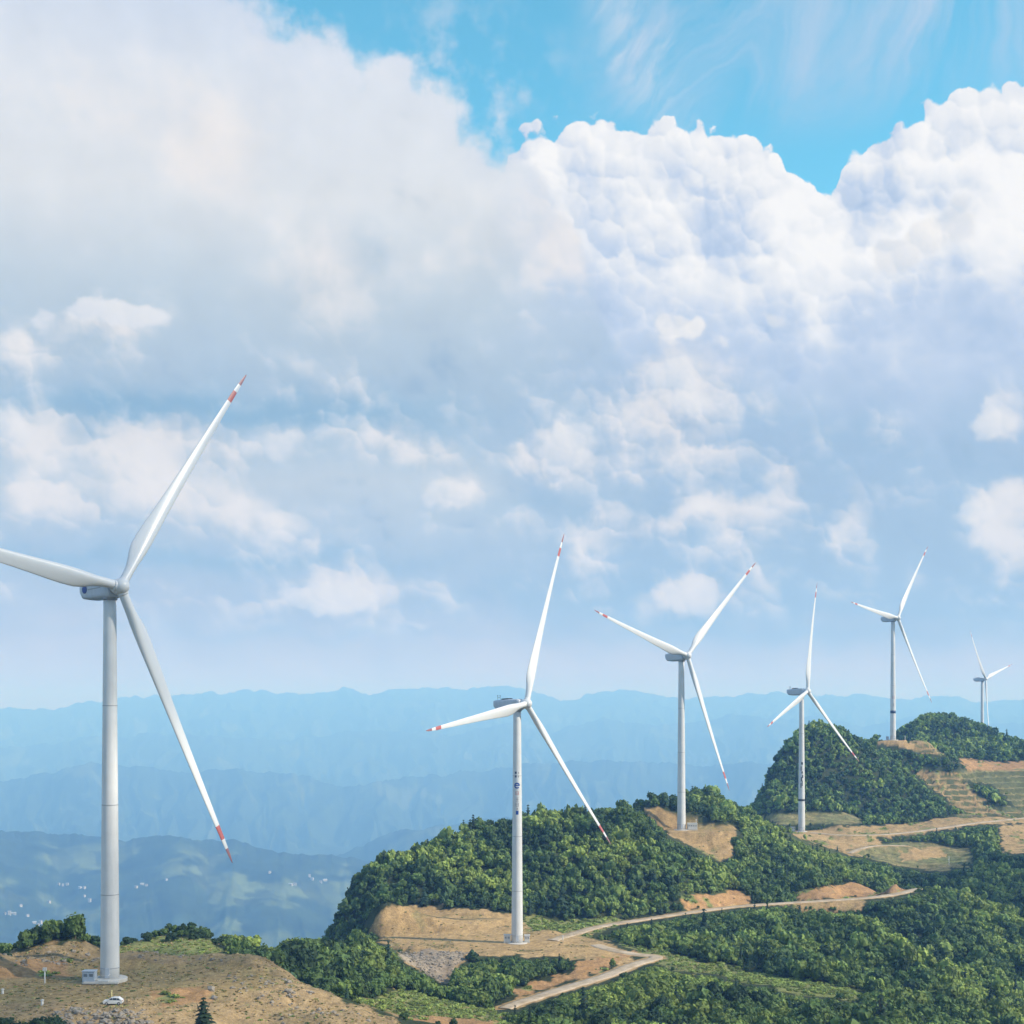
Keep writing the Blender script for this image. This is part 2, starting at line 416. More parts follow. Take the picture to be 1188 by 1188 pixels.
# ------------------------------------------------------------------ near terrain
CP = [  # (u, v, distance) of points on the ground
 # first knoll
 (60,1120,300),(130,1138,288),(0,1165,262),(131,1163,268),(240,1127,296),(300,1122,300),(330,1138,296),(380,1163,288),(430,1179,280),(460,1190,275),
 (200,1176,256),(200,1190,246),(0,1190,245),(100,1186,250),(300,1176,265),(300,1190,258),(380,1190,262),(80,1098,318),(105,1101,316),(45,1104,312),(20,1113,306),(70,1106,345),
 (0,1115,300),(-60,1118,298),(160,1108,310),(200,1113,316),(250,1112,314),(250,1100,345),(180,1101,340),(145,1100,338),(200,1098,372),(280,1101,378),(300,1107,370),(350,1111,385),(400,1109,400),(440,1102,420),(465,1106,432),
 (345,1150,325),(400,1167,325),(450,1152,365),(470,1132,400),(500,1167,355),(560,1182,345),(500,1188,325),(420,1175,310),(560,1190,330),
 # second pad
 (430,1084,486),(470,1084,482),(540,1087,478),(600,1093,467),(640,1092,466),(660,1097,458),(520,1103,448),(470,1106,442),(510,1139,415),(560,1118,430),(600,1128,420),(600,1152,398),(650,1130,418),
 (600,1164,388),(650,1148,402),(700,1133,416),(740,1117,434),(768,1112,442),(740,1108,448),(715,1103,453),(690,1095,462),
 (650,1168,378),(650,1192,352),(720,1157,388),(800,1142,403),(800,1192,348),(900,1192,348),(880,1152,392),(780,1104,458),(800,1087,488),(850,1074,520),(820,1082,508),
 # first spur
 (900,1066,535),(960,1074,522),(1010,1088,500),(1060,1122,470),(1120,1166,440),(1180,1203,420),(850,1126,438),(950,1132,428),(1000,1162,398),(1100,1188,398),(950,1192,358),(1250,1240,400),
 (1150,1130,515),(1188,1160,500),(1080,1118,525),(1030,1098,545),(1030,1058,602),(1080,1042,612),(1120,1053,602),(1188,1084,580),(1080,1080,560),(1130,1108,535),(1250,1110,560),
 # upper road
 (660,1084,486),(700,1074,505),(750,1066,523),(810,1057,543),(860,1051,560),(920,1047,570),(1000,1042,583),(1065,1032,602),
 # hill behind the second pad
 (450,1058,508),(500,1057,510),(590,1063,508),(655,1072,512),(740,1057,533),(850,1043,566),(470,1032,525),(550,1022,530),(640,1017,535),(720,1002,550),(780,1012,565),
 (425,1018,535),(440,1007,545),(470,1001,553),(500,986,562),(560,968,572),(600,959,577),(650,952,582),(700,952,584),(745,960,587),(800,996,587),(400,1058,528),(388,1090,522),
 # third pad and its hill
 (755,946,640),(765,958,634),(791,962,628),(840,962,627),(820,986,611),(845,998,604),(740,955,615),(775,944,662),(790,935,682),(825,928,692),(850,940,692),(880,952,702),(800,946,668),(850,955,650),
 (870,967,660),(900,977,670),(960,1000,670),(1010,1012,680),(900,1012,620),(900,1036,586),(960,1027,608),(1020,1031,602),(1050,1032,622),
 # fourth pad, fields
 (930,964,790),(960,964,790),(1000,973,768),(900,957,790),(940,949,818),(990,949,822),(990,970,772),(1040,968,785),(1090,961,800),(1130,955,822),(1188,949,850),(1250,944,870),
 (1000,992,735),(1050,991,740),(1100,996,740),(1060,1006,720),(1188,1000,700),(1120,1014,690),(1188,1044,650),(1100,1036,655),(1175,976,780),(1250,1010,700),
 # the steep knob
 (890,948,828),(1000,947,848),(1060,955,836),(1130,946,862),(930,902,865),(1000,902,873),(1050,912,890),(886,930,850),(900,893,882),(917,862,892),(940,846,897),(970,850,900),(1010,868,922),(1030,862,937),
 (1036,858,945),(1062,861,942),(1092,874,928),(1065,896,912),(1095,920,890),(1125,941,872),(1120,891,938),(1188,901,948),(1188,931,895),(1188,881,1005),(1130,886,965),(1250,890,975),
 (1050,852,1085),(1075,835,1100),(1100,838,1106),(1140,856,1112),(1188,880,1112),(1050,869,1010),(1120,880,1015),(1250,905,1110),
]
CX = [  # world points: what lies out of sight (the hill the photograph is taken from, the drops to the valley)
 (0,0,-2.4),(0,-60,-8),(-100,0,-22),(100,0,-22),(0,60,-19),(0,120,-36),(0,180,-50),(-150,100,-60),(150,100,-60),(-80,222,-59),(-60,195,-58),(-20,225,-66),(60,250,-74),(150,250,-84),
 (-140,290,-56),(-185,290,-92),(-250,300,-160),(-110,392,-105),(-90,420,-130),(-60,470,-150),(-20,455,-75),(-140,480,-230),(-85,525,-130),(-115,525,-210),(-40,650,-130),(0,660,-120),(40,665,-95),
 (80,770,-130),(30,740,-170),(-60,760,-260),(118,800,-95),(140,880,-110),(125,880,-175),(95,880,-240),(160,960,-70),(200,1000,-90),(150,1050,-200),(260,1010,-55),(285,1060,-38),(280,1150,-80),(230,1200,-200),
 (310,1180,-60),(380,1230,-60),(445,1426,-45),(460,1390,-44),(400,1420,-90),(520,1430,-60),(450,1500,-110),(600,1300,-70),(620,1100,-60),(520,900,-60),(420,620,-95),(300,420,-110),(620,700,-100),(210,300,-100),
 (200,525,-92),(175,505,-92),(225,560,-88),(800,800,-160),(800,1300,-200),(-300,600,-420),(-300,900,-480),(0,1000,-420),(100,1300,-430),(300,1500,-330),(700,1600,-300),(0,1600,-560),(-300,1300,-600),
 (-400,100,-260),(500,100,-180),(800,400,-220),(-400,-200,-220),(0,-250,-60),(500,-250,-220),
]
def build_height():
    pts = np.array([at(*p) for p in CP] + [tuple(map(float, p)) for p in CX])
    X = pts[:, :2] / 100.0; z = pts[:, 2]
    n = len(X)
    def K(a, b):
        r2 = ((a[:, None, :] - b[None, :, :]) ** 2).sum(-1)
        return np.sqrt(r2 + 0.004)
    A = np.zeros((n + 3, n + 3)); A[:n, :n] = -K(X, X) - 0.0 * np.eye(n)
    A[:n, n] = 1; A[:n, n + 1:] = X; A[n, :n] = 1; A[n + 1:, :n] = X.T
    A[:n, :n] += np.eye(n) * -0.01
    w = np.linalg.solve(A, np.concatenate([z, np.zeros(3)]))
    def h(x, y):
        q = np.stack([np.ravel(x), np.ravel(y)], 1) / 100.0
        out = np.empty(len(q))
        for i in range(0, len(q), 20000):
            b = q[i:i + 20000]
            out[i:i + 20000] = -K(b, X) @ w[:n] + w[n] + b @ w[n + 1:]
        return out.reshape(np.shape(x))
    return h
height0 = build_height()

def seq(*segs):
    o = []
    for a, b, s in segs: o.append(np.arange(a, b, s))
    return np.concatenate(o)
GX = seq((-520, -160, 8), (-160, -130, 2.5), (-130, 60, 0.9), (60, 330, 1.25), (330, 480, 2.0), (480, 900, 10))
GY = seq((-320, 200, 8), (200, 236, 2), (236, 345, 0.7), (345, 640, 1.2), (640, 1150, 1.8), (1150, 1480, 4), (1480, 1760, 14))
gx, gy = np.meshgrid(GX, GY)
# coarse evaluation of the smooth surface, then bilinear onto the fine grid
cx = np.arange(-540, 940, 5.0); cy = np.arange(-340, 1800, 5.0)
cgx, cgy = np.meshgrid(cx, cy)
CH = height0(cgx, cgy)
def bilin(xs, ys, H, x, y):
    i = np.clip(np.searchsorted(xs, x) - 1, 0, len(xs) - 2); j = np.clip(np.searchsorted(ys, y) - 1, 0, len(ys) - 2)
    tx = np.clip((x - xs[i]) / (xs[i + 1] - xs[i]), 0, 1); ty = np.clip((y - ys[j]) / (ys[j + 1] - ys[j]), 0, 1)
    return (H[j, i] * (1 - tx) + H[j, i + 1] * tx) * (1 - ty) + (H[j + 1, i] * (1 - tx) + H[j + 1, i + 1] * tx) * ty
GH = bilin(cx, cy, CH, gx, gy)

# level pads round the towers: (centre u, v, d), half sizes, blend width
def pad(GH, c, rx, ry, blend, z=None):
    x, y, zz = at(*c); zz = zz if z is None else z
    q = np.sqrt(((gx - x) / rx) ** 2 + ((gy - y) / ry) ** 2) + 0.06 * fbm(gx / 9, gy / 9, 2, 5)
    k = 1 - sstep(q, 1.0, 1.0 + blend)
    return GH * (1 - k) + zz * k
relief = np.ones_like(GH)
# roads: (u, v, d)
ROADS = {
 'upper': [(640,1091,468),(660,1085,482),(680,1079,494),(700,1074,505),(750,1066,523),(810,1057,543),(860,1051,560),(920,1047,570),(1000,1042,583),(1040,1037,594),(1066,1031,605)],
 'lower': [(585,1170,380),(600,1164,388),(650,1148,402),(700,1133,416),(735,1119,431),(760,1112,441),(758,1109,447),(738,1107,449),(715,1103,453),(690,1096,462)],
 'far': [(940,966,786),(985,969,774),(1040,967,785),(1090,961,800),(1130,955,822),(1160,952,836),(1188,949,850),(1240,945,868)],
 'field': [(985,990,733),(1000,984,742),(1020,981,748),(1050,981,752)],
}
def catmull(P, step):
    P = [np.array(p, float) for p in P]; P = [2 * P[0] - P[1]] + P + [2 * P[-1] - P[-2]]
    out = []
    for i in range(1, len(P) - 2):
        n = max(2, int(np.linalg.norm(P[i + 1] - P[i]) / step))
        for k in range(n):
            t = k / n
            out.append(0.5 * ((2 * P[i]) + (P[i + 1] - P[i - 1]) * t + (2 * P[i - 1] - 5 * P[i] + 4 * P[i + 1] - P[i + 2]) * t * t + (3 * P[i] - P[i - 1] - 3 * P[i + 1] + P[i + 2]) * t ** 3))
    out.append(P[-2]); return np.array(out)
ROADP = {k: catmull([at(*p) for p in v], 1.5) for k, v in ROADS.items()}
ROADW = {'upper': 2.0, 'lower': 2.1, 'far': 1.9, 'field': 1.6}
roadmask = np.zeros_like(GH)
def apply_natural(GH):
    a = fbm(gx / 38, gy / 38, 4, 11) * 2.4 + fbm(gx / 9, gy / 9, 3, 21) * 0.7
    near = sstep(np.hypot(gx, gy), 150, 240)
    return GH + a * near
def carve_road(GH, P, hw, blend):
    x0, x1 = P[:, 0].min() - 14, P[:, 0].max() + 14; y0, y1 = P[:, 1].min() - 14, P[:, 1].max() + 14
    jj = np.where((GY > y0) & (GY < y1))[0]; ii = np.where((GX > x0) & (GX < x1))[0]
    sx = gx[np.ix_(jj, ii)]; sy = gy[np.ix_(jj, ii)]
    best = np.full(sx.shape, 1e9); zz = np.zeros(sx.shape)
    for a, b in zip(P[:-1], P[1:]):
        d = b - a; L2 = d[0] ** 2 + d[1] ** 2 + 1e-9
        t = np.clip(((sx - a[0]) * d[0] + (sy - a[1]) * d[1]) / L2, 0, 1)
        r = np.hypot(sx - a[0] - t * d[0], sy - a[1] - t * d[1])
        m = r < best
        best[m] = r[m]; zz[m] = (a[2] + t * d[2])[m]
    k = 1 - sstep(best, hw + 0.9, hw + 0.9 + blend)
    sub = GH[np.ix_(jj, ii)]
    GH[np.ix_(jj, ii)] = sub * (1 - k) + (zz - 0.12) * k
    roadmask[np.ix_(jj, ii)] = np.maximum(roadmask[np.ix_(jj, ii)], 1 - sstep(best, hw + 0.3, hw + 2.2))
    return GH
SMOOTH = apply_natural(GH)
# rough ground, quieter on the pads
GH = SMOOTH
T1G, T2G, T3G, T4G, T5G = at(127,1138,287), at(600,1094,467), at(791,963,630), at(930,965,795), at(1036,859,945)
GH = pad(GH, (118,1140,284), 12, 11, 1.0, T1G[2])
GH = pad(GH, (150,1140,283), 24, 9, 1.2, T1G[2])
GH = pad(GH, (540,1090,470), 31, 15, 0.55, T2G[2])
GH = pad(GH, (600,1093,466), 18, 14, 0.6, T2G[2])
GH = pad(GH, (812,962,629), 16, 9, 0.5, T3G[2])
GH = pad(GH, (935,964,792), 16, 12, 0.7, T4G[2])
GH = pad(GH, (1045,859,943), 14, 8, 0.8, T5G[2])
# two spurs run down towards the right: a crest, and a gully behind it
SPURS = [catmull([at(*p) for p in q], 3.0) for q in (
    [(880,1062,545),(915,1063,535),(960,1071,522),(1010,1085,500),(1060,1118,470),(1120,1163,440),(1180,1200,420),(1230,1232,405)],
    [(1010,1062,606),(1045,1051,610),(1080,1041,612),(1120,1050,602),(1188,1081,580),(1260,1114,558)])]
SPURD = np.full(GH.shape, 1e3)
for P in SPURS:
    x0, x1 = P[:, 0].min() - 60, P[:, 0].max() + 60; y0, y1 = P[:, 1].min() - 60, P[:, 1].max() + 60
    jj = np.where((GY > y0) & (GY < y1))[0]; ii = np.where((GX > x0) & (GX < x1))[0]
    sx = gx[np.ix_(jj, ii)]; sy = gy[np.ix_(jj, ii)]
    best = np.full(sx.shape, 1e9); zz = np.zeros(sx.shape); sg = np.zeros(sx.shape)
    for a, b in zip(P[:-1], P[1:]):
        d = b - a; t = np.clip(((sx - a[0]) * d[0] + (sy - a[1]) * d[1]) / (d[0] ** 2 + d[1] ** 2), 0, 1)
        rx_ = sx - a[0] - t * d[0]; ry_ = sy - a[1] - t * d[1]; r = np.hypot(rx_, ry_); m = r < best
        best[m] = r[m]; zz[m] = (a[2] + t * d[2])[m]; sg[m] = np.sign(d[0] * ry_ - d[1] * rx_)[m]
    sub_ = GH[np.ix_(jj, ii)]
    ends = sstep(sx, P[0, 0] - 5, P[0, 0] + 30)
    crest = np.exp(-(best / 9.0) ** 2) * ends
    sub_ = sub_ * (1 - crest) + (zz + .8) * crest
    back = sg > 0
    sub_ = sub_ - np.where(back, 9.0 * sstep(best, 2, 20) * (1 - sstep(best, 26, 52)), 4.0 * sstep(best, 6, 26) * (1 - sstep(best, 30, 58))) * ends
    GH[np.ix_(jj, ii)] = sub_
    SPURD[np.ix_(jj, ii)] = np.minimum(SPURD[np.ix_(jj, ii)], np.where(back, best * .8, best * 1.7) + 40 * (1 - ends))
for k in ROADP: GH = carve_road(GH, ROADP[k], ROADW[k], 4.5 if k != 'far' else 6)
def ground(x, y): return bilin(GX, GY, GH, np.asarray(x, float), np.asarray(y, float))

# ---- what covers the ground: picked where the photograph shows it, stored on the ground itself
with np.errstate(divide='ignore', invalid='ignore'):
    yy = np.where(gy > 5, gy, 5)
    PU = U0 + FPX * gx / yy; PV = VH - FPX * GH / yy
ju = fbm(gx / 7, gy / 7, 3, 31) ; jv = fbm(gx / 7, gy / 7, 3, 41)
JU = PU + ju * 16 * (400 / np.maximum(gy, 200)); JV = PV + jv * 9 * (400 / np.maximum(gy, 200))
WOOD, SOIL, GRASS, ORANGE, LIGHT, FIELD, RUBBLE, SAND, LWOOD = range(9)
cover = np.zeros(GH.shape, np.int8)
def paint(cls, poly, d0, d1):
    m = (gy > d0) & (gy < d1)
    m[m] = in_poly(JU[m], JV[m], poly)
    cover[m] = cls
paint(LIGHT, [(130,1085),(255,1090),(250,1125),(140,1120)], 322, 375)
paint(LIGHT, [(410,1162),(470,1150),(530,1155),(575,1170),(600,1200),(480,1200),(440,1182)], 300, 372)
paint(SOIL, [(-400,1080),(20,1105),(45,1096),(80,1090),(118,1094),(165,1104),(250,1106),(312,1108),(350,1136),(405,1163),(455,1178),(490,1215),(460,1260),(-400,1260)], 225, 324)
paint(GRASS, [(40,1122),(110,1116),(250,1117),(320,1122),(320,1150),(260,1158),(200,1150),(110,1164),(0,1164),(-60,1150)], 240, 312)
paint(ORANGE, [(0,1115),(80,1114),(86,1128),(0,1138),(-30,1130)], 240, 320)
paint(ORANGE, [(175,1150),(238,1142),(244,1166),(180,1170)], 240, 300)
paint(ORANGE, [(465,1178),(580,1182),(600,1215),(470,1215)], 300, 352)
paint(SAND, [(422,1084),(432,1066),(447,1053),(500,1051),(590,1059),(645,1071),(662,1080),(700,1092),(722,1104),(742,1120),(690,1116),(640,1110),(560,1109),(535,1116),(522,1142),(488,1128),(462,1110),(452,1096)], 405, 522)
paint(RUBBLE, [(462,1104),(545,1104),(530,1120),(515,1142),(488,1128)], 405, 446)
paint(ORANGE, [(690,1111),(742,1104),(704,1127),(640,1143),(598,1158),(596,1148),(655,1130)], 385, 455)
paint(LIGHT, [(600,1058),(662,1070),(655,1081),(615,1079)], 470, 520)
paint(LIGHT, [(700,1084),(745,1100),(780,1106),(880,1130),(985,1146),(985,1158),(860,1136),(770,1122),(735,1105)], 395, 500)
paint(LIGHT, [(855,1128),(1000,1150),(990,1163),(900,1148)], 380, 440)
paint(LIGHT, [(640,1072),(745,1060),(700,1080),(660,1092)], 480, 520)
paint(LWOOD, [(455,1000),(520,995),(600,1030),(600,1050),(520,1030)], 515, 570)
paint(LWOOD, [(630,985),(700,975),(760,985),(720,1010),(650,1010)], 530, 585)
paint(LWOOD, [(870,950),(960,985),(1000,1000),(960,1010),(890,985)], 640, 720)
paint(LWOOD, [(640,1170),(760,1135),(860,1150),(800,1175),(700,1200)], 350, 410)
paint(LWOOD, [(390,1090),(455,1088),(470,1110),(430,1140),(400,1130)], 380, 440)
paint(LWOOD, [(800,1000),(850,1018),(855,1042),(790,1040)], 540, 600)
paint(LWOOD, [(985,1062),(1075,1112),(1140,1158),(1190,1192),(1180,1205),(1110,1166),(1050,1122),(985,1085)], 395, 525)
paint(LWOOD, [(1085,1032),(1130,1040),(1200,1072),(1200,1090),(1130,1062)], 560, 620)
paint(ORANGE, [(795,1038),(862,1034),(872,1050),(800,1056)], 540, 585)
paint(ORANGE, [(925,1034),(1000,1024),(1065,1020),(1072,1033),(1000,1041),(928,1045)], 568, 640)
paint(SAND, [(920,1046),(1005,1044),(1000,1058),(925,1057)], 545, 584)
paint(SAND, [(744,936),(766,938),(792,953),(852,958),(855,968),(848,992),(836,1000),(815,987),(780,972)], 595, 668)
paint(GRASS, [(795,954),(852,957),(850,966),(800,965)], 622, 655)
paint(FIELD, [(878,946),(1000,943),(1000,956),(905,957)], 797, 840)
paint(SAND, [(905,955),(962,957),(1005,968),(1035,984),(1000,994),(955,982),(922,970)], 700, 803)
paint(FIELD, [(980,986),(1050,976),(1125,984),(1128,1002),(1090,1012),(1040,1004)], 690, 792)
paint(SAND, [(1040,985),(1090,983),(1100,993),(1050,1000)], 690, 792)
paint(SAND, [(1160,958),(1300,950),(1300,982),(1165,990)], 740, 840)
paint(FIELD, [(1108,893),(1300,886),(1300,946),(1165,946),(1128,918)], 850, 1040)
paint(WOOD, [(1112,904),(1150,910),(1182,936),(1150,937)], 850, 1000)
paint(SAND, [(1058,894),(1110,896),(1132,920),(1152,935),(1162,946),(1125,944),(1088,920)], 850, 1000)
paint(ORANGE, [(1112,880),(1160,885),(1300,874),(1300,894),(1125,893)], 915, 1030)
paint(SAND, [(1028,855),(1060,855),(1096,867),(1094,876),(1050,869),(1018,863)], 895, 962)
paint(SAND, [(978,960),(1060,955),(1125,943),(1300,936),(1300,951),(1130,957),(1060,969),(985,974)], 765, 880)
pb = fbm(gx / 9, gy / 13, 4, 95)
pads_far = np.ones(GH.shape, bool)
for q in (T1G, T2G, T3G, T4G, T5G): pads_far &= np.hypot(gx - q[0], gy - q[1]) > 13
m = (cover == SAND) & pads_far & (gy > 520) & (pb > .13); cover[m] = np.where(pb[m] > .26, LIGHT, GRASS)
m = (cover == SAND) & pads_far & (gy <= 520) & (pb > .24); cover[m] = GRASS
m = (cover == ORANGE) & (pb > .30); cover[m] = LIGHT
cover[(SPURD + 5 * fbm(gx / 6, gy / 6, 2, 91) < 5.0) & (cover == WOOD)] = LWOOD  # spur crests get paler wood, their sunlit look put into the colour
cover[roadmask > 0.5] = SAND
# terraces: steps in the sand fields of the far slope
GHt = GH
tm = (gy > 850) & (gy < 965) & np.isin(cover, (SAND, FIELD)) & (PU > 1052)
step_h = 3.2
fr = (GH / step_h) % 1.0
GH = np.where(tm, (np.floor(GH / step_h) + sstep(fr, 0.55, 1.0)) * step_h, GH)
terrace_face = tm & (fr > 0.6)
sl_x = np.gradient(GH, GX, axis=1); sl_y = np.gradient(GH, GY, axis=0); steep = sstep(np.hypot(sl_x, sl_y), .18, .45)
n1 = fbm(gx / 5, gy / 5, 4, 51); n2 = fbm(gx / 22, gy / 22, 3, 61); n3 = fbm(gx / 1.7, gy / 1.7, 2, 71)
# broken ground on the soil banks, rills on the cut slopes
bank = (cover == SAND) & ~tm
GH = GH + np.where(bank, (ridged(gx / 4.0, gy / 8.0, 3, 83) - .65) * 2.2 * steep * (1 - roadmask), 0)
rg = np.isin(cover, (SOIL, RUBBLE, ORANGE)).astype(float)
GH = GH + rg * (ridged(gx / 6, gy / 6, 3, 81) - 0.65) * 1.5 * (1 - roadmask) * sstep(np.hypot(gx - T1G[0], gy - T1G[1]), 9, 22)
BASE = {WOOD: (.030, .042, .020), SOIL: (.38, .262, .135), GRASS: (.37, .25, .115), ORANGE: (.42, .245, .11), LIGHT: (.165, .195, .062), LWOOD: (.06,.08,.03), FIELD: (.15, .165, .07), RUBBLE: (.33, .27, .20), SAND: (.45, .30, .14)}
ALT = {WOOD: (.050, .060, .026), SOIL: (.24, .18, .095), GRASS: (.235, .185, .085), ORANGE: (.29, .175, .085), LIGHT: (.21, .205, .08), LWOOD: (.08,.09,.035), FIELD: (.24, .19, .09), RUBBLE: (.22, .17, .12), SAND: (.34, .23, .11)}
rgb = np.zeros(GH.shape + (3,))
mixf = np.clip(0.5 + n2 * 0.9 + n1 * 0.7, 0, 1)
for c in BASE:
    m = cover == c
    rgb[m] = np.array(BASE[c]) * (1 - mixf[m, None]) + np.array(ALT[c]) * mixf[m, None]
fm = cover == FIELD
rgb[fm] *= (0.85 + 0.3 * (np.sin(gy * 1.1 + gx * .35 + 2 * n2) > 0))[fm][:, None]
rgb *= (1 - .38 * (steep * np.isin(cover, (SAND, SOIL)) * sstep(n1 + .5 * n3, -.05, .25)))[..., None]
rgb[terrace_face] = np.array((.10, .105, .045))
rgb *= (1 + 0.45 * n3 + 0.35 * n1)[..., None]
rgb = np.clip(rgb, 0.01, 0.8)
NY, NX = GH.shape
idx = np.arange(NY * NX).reshape(NY, NX)
quads = np.stack([idx[:-1, :-1], idx[:-1, 1:], idx[1:, 1:], idx[1:, :-1]], -1).reshape(-1, 4)
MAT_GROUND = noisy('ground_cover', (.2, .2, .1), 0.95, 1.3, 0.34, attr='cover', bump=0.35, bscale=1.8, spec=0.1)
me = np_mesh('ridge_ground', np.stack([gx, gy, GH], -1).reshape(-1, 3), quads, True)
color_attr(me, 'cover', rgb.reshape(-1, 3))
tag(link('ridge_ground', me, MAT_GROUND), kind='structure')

# ------------------------------------------------------------------ valley and far mountains
def profile(pts):
    p = np.array(pts, float)
    return lambda u: np.interp(u, p[:, 0], p[:, 1])
RIDGES = [  # distance, front slope, skyline profile, wobble of the distance
 (22000, 0.20, profile([(-600,815),(-200,826),(0,822),(40,823),(75,819),(110,813),(160,807),(200,806),(230,803),(262,805),(290,800),(340,804),(380,802),(405,798),(430,804),(455,801),(490,796),(530,799),(560,797),(590,796),(620,801),(650,813),(672,808),(690,803),(720,799),(760,804),(790,811),(830,808),(870,805),(903,802),(950,806),(1000,805),(1050,811),(1100,808),(1150,814),(1188,810),(1600,820)]), 500),
 (17500, 0.22, profile([(-600,850),(0,868),(100,855),(200,850),(330,858),(430,846),(520,852),(600,838),(640,848),(700,832),(760,842),(800,838),(850,828),(900,833),(950,830),(1000,842),(1060,832),(1110,840),(1188,836),(1600,830)]), 500),
 (12500, 0.26, profile([(-600,880),(0,905),(60,893),(120,883),(200,896),(280,890),(330,897),(400,912),(470,902),(560,892),(700,880),(800,888),(900,884),(1188,890),(1600,880)]), 400),
 (8600, 0.30, profile([(-600,960),(0,1000),(200,1000),(330,1010),(400,992),(425,980),(450,967),(520,955),(600,948),(700,940),(800,950),(1188,940),(1600,920)]), 250),
 (6500, 0.16, profile([(-600,945),(0,962),(50,965),(100,970),(150,976),(200,974),(240,978),(270,975),(320,985),(400,993),(450,1000),(600,1012),(800,1005),(1188,990),(1600,960)]), 200),
]
ang = np.unique(np.concatenate([np.linspace(-180, -40, 60), np.linspace(-40, -24, 50), np.linspace(-24, 24, 700), np.linspace(24, 40, 50), np.linspace(40, 180, 60)]))
rad = np.concatenate([[0.0], np.linspace(300, 3000, 25), np.geomspace(3060, 26000, 520)])
TA, RR = np.meshgrid(np.radians(ang), rad)
fx = np.sin(TA) * RR; fy = np.cos(TA) * RR
fu = U0 + FPX * np.tan(np.clip(TA, -1.2, 1.2))
FLOOR = -1000.0
fz = np.full(fx.shape, FLOOR)
Yd = RR * np.cos(np.clip(TA, -1.2, 1.2))
for k, (D0, sl, pr, wob) in enumerate(RIDGES):
    u = fu
    D = D0 + wob * fbm(u / 160.0 + 3 * k, np.zeros_like(u), 3, 100 + k) * 2
    vk = pr(u) + fbm(u / 26.0, np.full_like(u, k), 6, 120 + k, 0.58) * (6.5 if k < 3 else 7.0) * np.exp(-np.abs(Yd - D) / (900.0 if k < 3 else 260.0))
    Z = (VH - vk) / FPX * D
    gl = ridged(u / (34.0 + 6 * k) + fbm(Yd / 900, u / 50, 2, 140) * 0.6, Yd / 2600.0, 4, 130 + k)
    dist = np.abs(Yd - D)
    am = 0.14 if k >= 3 else 1.0
    zz = Z - dist * sl * (0.85 + 0.9 * am * (1 - gl)) - np.minimum(dist * 0.25, 140) * (1 - gl) * am
    fz = np.maximum(fz, zz)
away = sstep(np.abs(TA), 0.75, 1.3)
fz = fz * (1 - away) + (-800 + 300 * fbm(fx / 4000, fy / 4000, 4, 150)) * away
fz = fz + fbm(fx / 420, fy / 420, 5, 160) * 42 * sstep(RR, 2500, 5000)
fz = np.where(RR < 3000, np.minimum(fz, -860), fz)
fz = np.maximum(fz, FLOOR - 60)
pn = fbm(fx / 420, fy / 620, 4, 170); pn2 = fbm(fx / 130, fy / 200, 3, 171)
field_m = sstep(pn + 0.35 * pn2, 0.02, 0.22) * sstep(fz, -520, -620) * (RR < 7000)
clear_m = sstep(pn + 0.4 * pn2, 0.22, 0.4) * (RR > 7000)
ca, sa = math.cos(.5), math.sin(.5)
mo = np.floor((fx * ca + fy * sa + 40 * pn2) / 85).astype(np.int64) * 7919 + np.floor((fy * ca - fx * sa) / 150).astype(np.int64) * 104729
mo = ((mo * 2654435761) % 1000) / 1000.0
frgb = np.array((.030, .048, .022)) * (1 + 0.9 * pn2[..., None]) 
frgb = frgb * (1 - field_m[..., None]) + np.array((.12, .155, .065)) * (.35 + .75 * mo[..., None]) * field_m[..., None]
frgb = frgb * (1 - 0.5 * clear_m[..., None]) + np.array((.12, .15, .08)) * 0.5 * clear_m[..., None]
na = len(ang); nr = len(rad)
fi = np.arange(na * nr).reshape(nr, na)
fq = np.stack([fi[:-1, :-1], fi[1:, :-1], fi[1:, 1:], fi[:-1, 1:]], -1).reshape(-1, 4)[:, ::-1]
me = np_mesh('mountains', np.stack([fx, fy, fz], -1).reshape(-1, 3), fq, True)
color_attr(me, 'cover', np.clip(frgb, .008, .5).reshape(-1, 3))
MAT_FAR = noisy('valley_cover', (.05, .07, .03), 0.95, 0.012, 0.25, attr='cover', spec=0.05)
tag(link('mountains', me, MAT_FAR), kind='structure')
def far_ground(u, D):
    a = math.atan((u - U0) / FPX); r = D / math.cos(a)
    return bilin(np.radians(ang), rad, fz, np.array([a]), np.array([r]))[0]

# ------------------------------------------------------------------ haze
HAZE_DENSITY = 1.8e-4
HAZE_COLOR = (0.20, 0.43, 0.86, 1.0)
def build_haze():
    s = 26500.0; z0 = float(min(fz.min(), GH.min())) - 1.0; z1 = float(fz.max()) + 5.0
    V = np.array([(x, y, z) for z in (z0, z1) for y in (-s, s) for x in (-s, s)])
    Fq = np.array([(0, 2, 3, 1), (4, 5, 7, 6), (0, 1, 5, 4), (2, 6, 7, 3), (0, 4, 6, 2), (1, 3, 7, 5)])
    m = bpy.data.materials.new('haze'); m.use_nodes = True
    t = m.node_tree; t.nodes.clear()
    pv = t.nodes.new('ShaderNodeVolumePrincipled'); o = t.nodes.new('ShaderNodeOutputMaterial')
    pv.inputs['Color'].default_value = HAZE_COLOR
    pv.inputs['Absorption Color'].default_value = (0.80, 0.86, 1.0, 1)
    pv.inputs['Density'].default_value = HAZE_DENSITY
    pv.inputs['Anisotropy'].default_value = 0.0
    t.links.new(pv.outputs[0], o.inputs['Volume'])
    m.cycles.homogeneous_volume = True
    tag(link('haze', np_mesh('haze', V, Fq), m), kind='stuff', label='pale blue haze filling the valley and fading the far mountains')
build_haze()

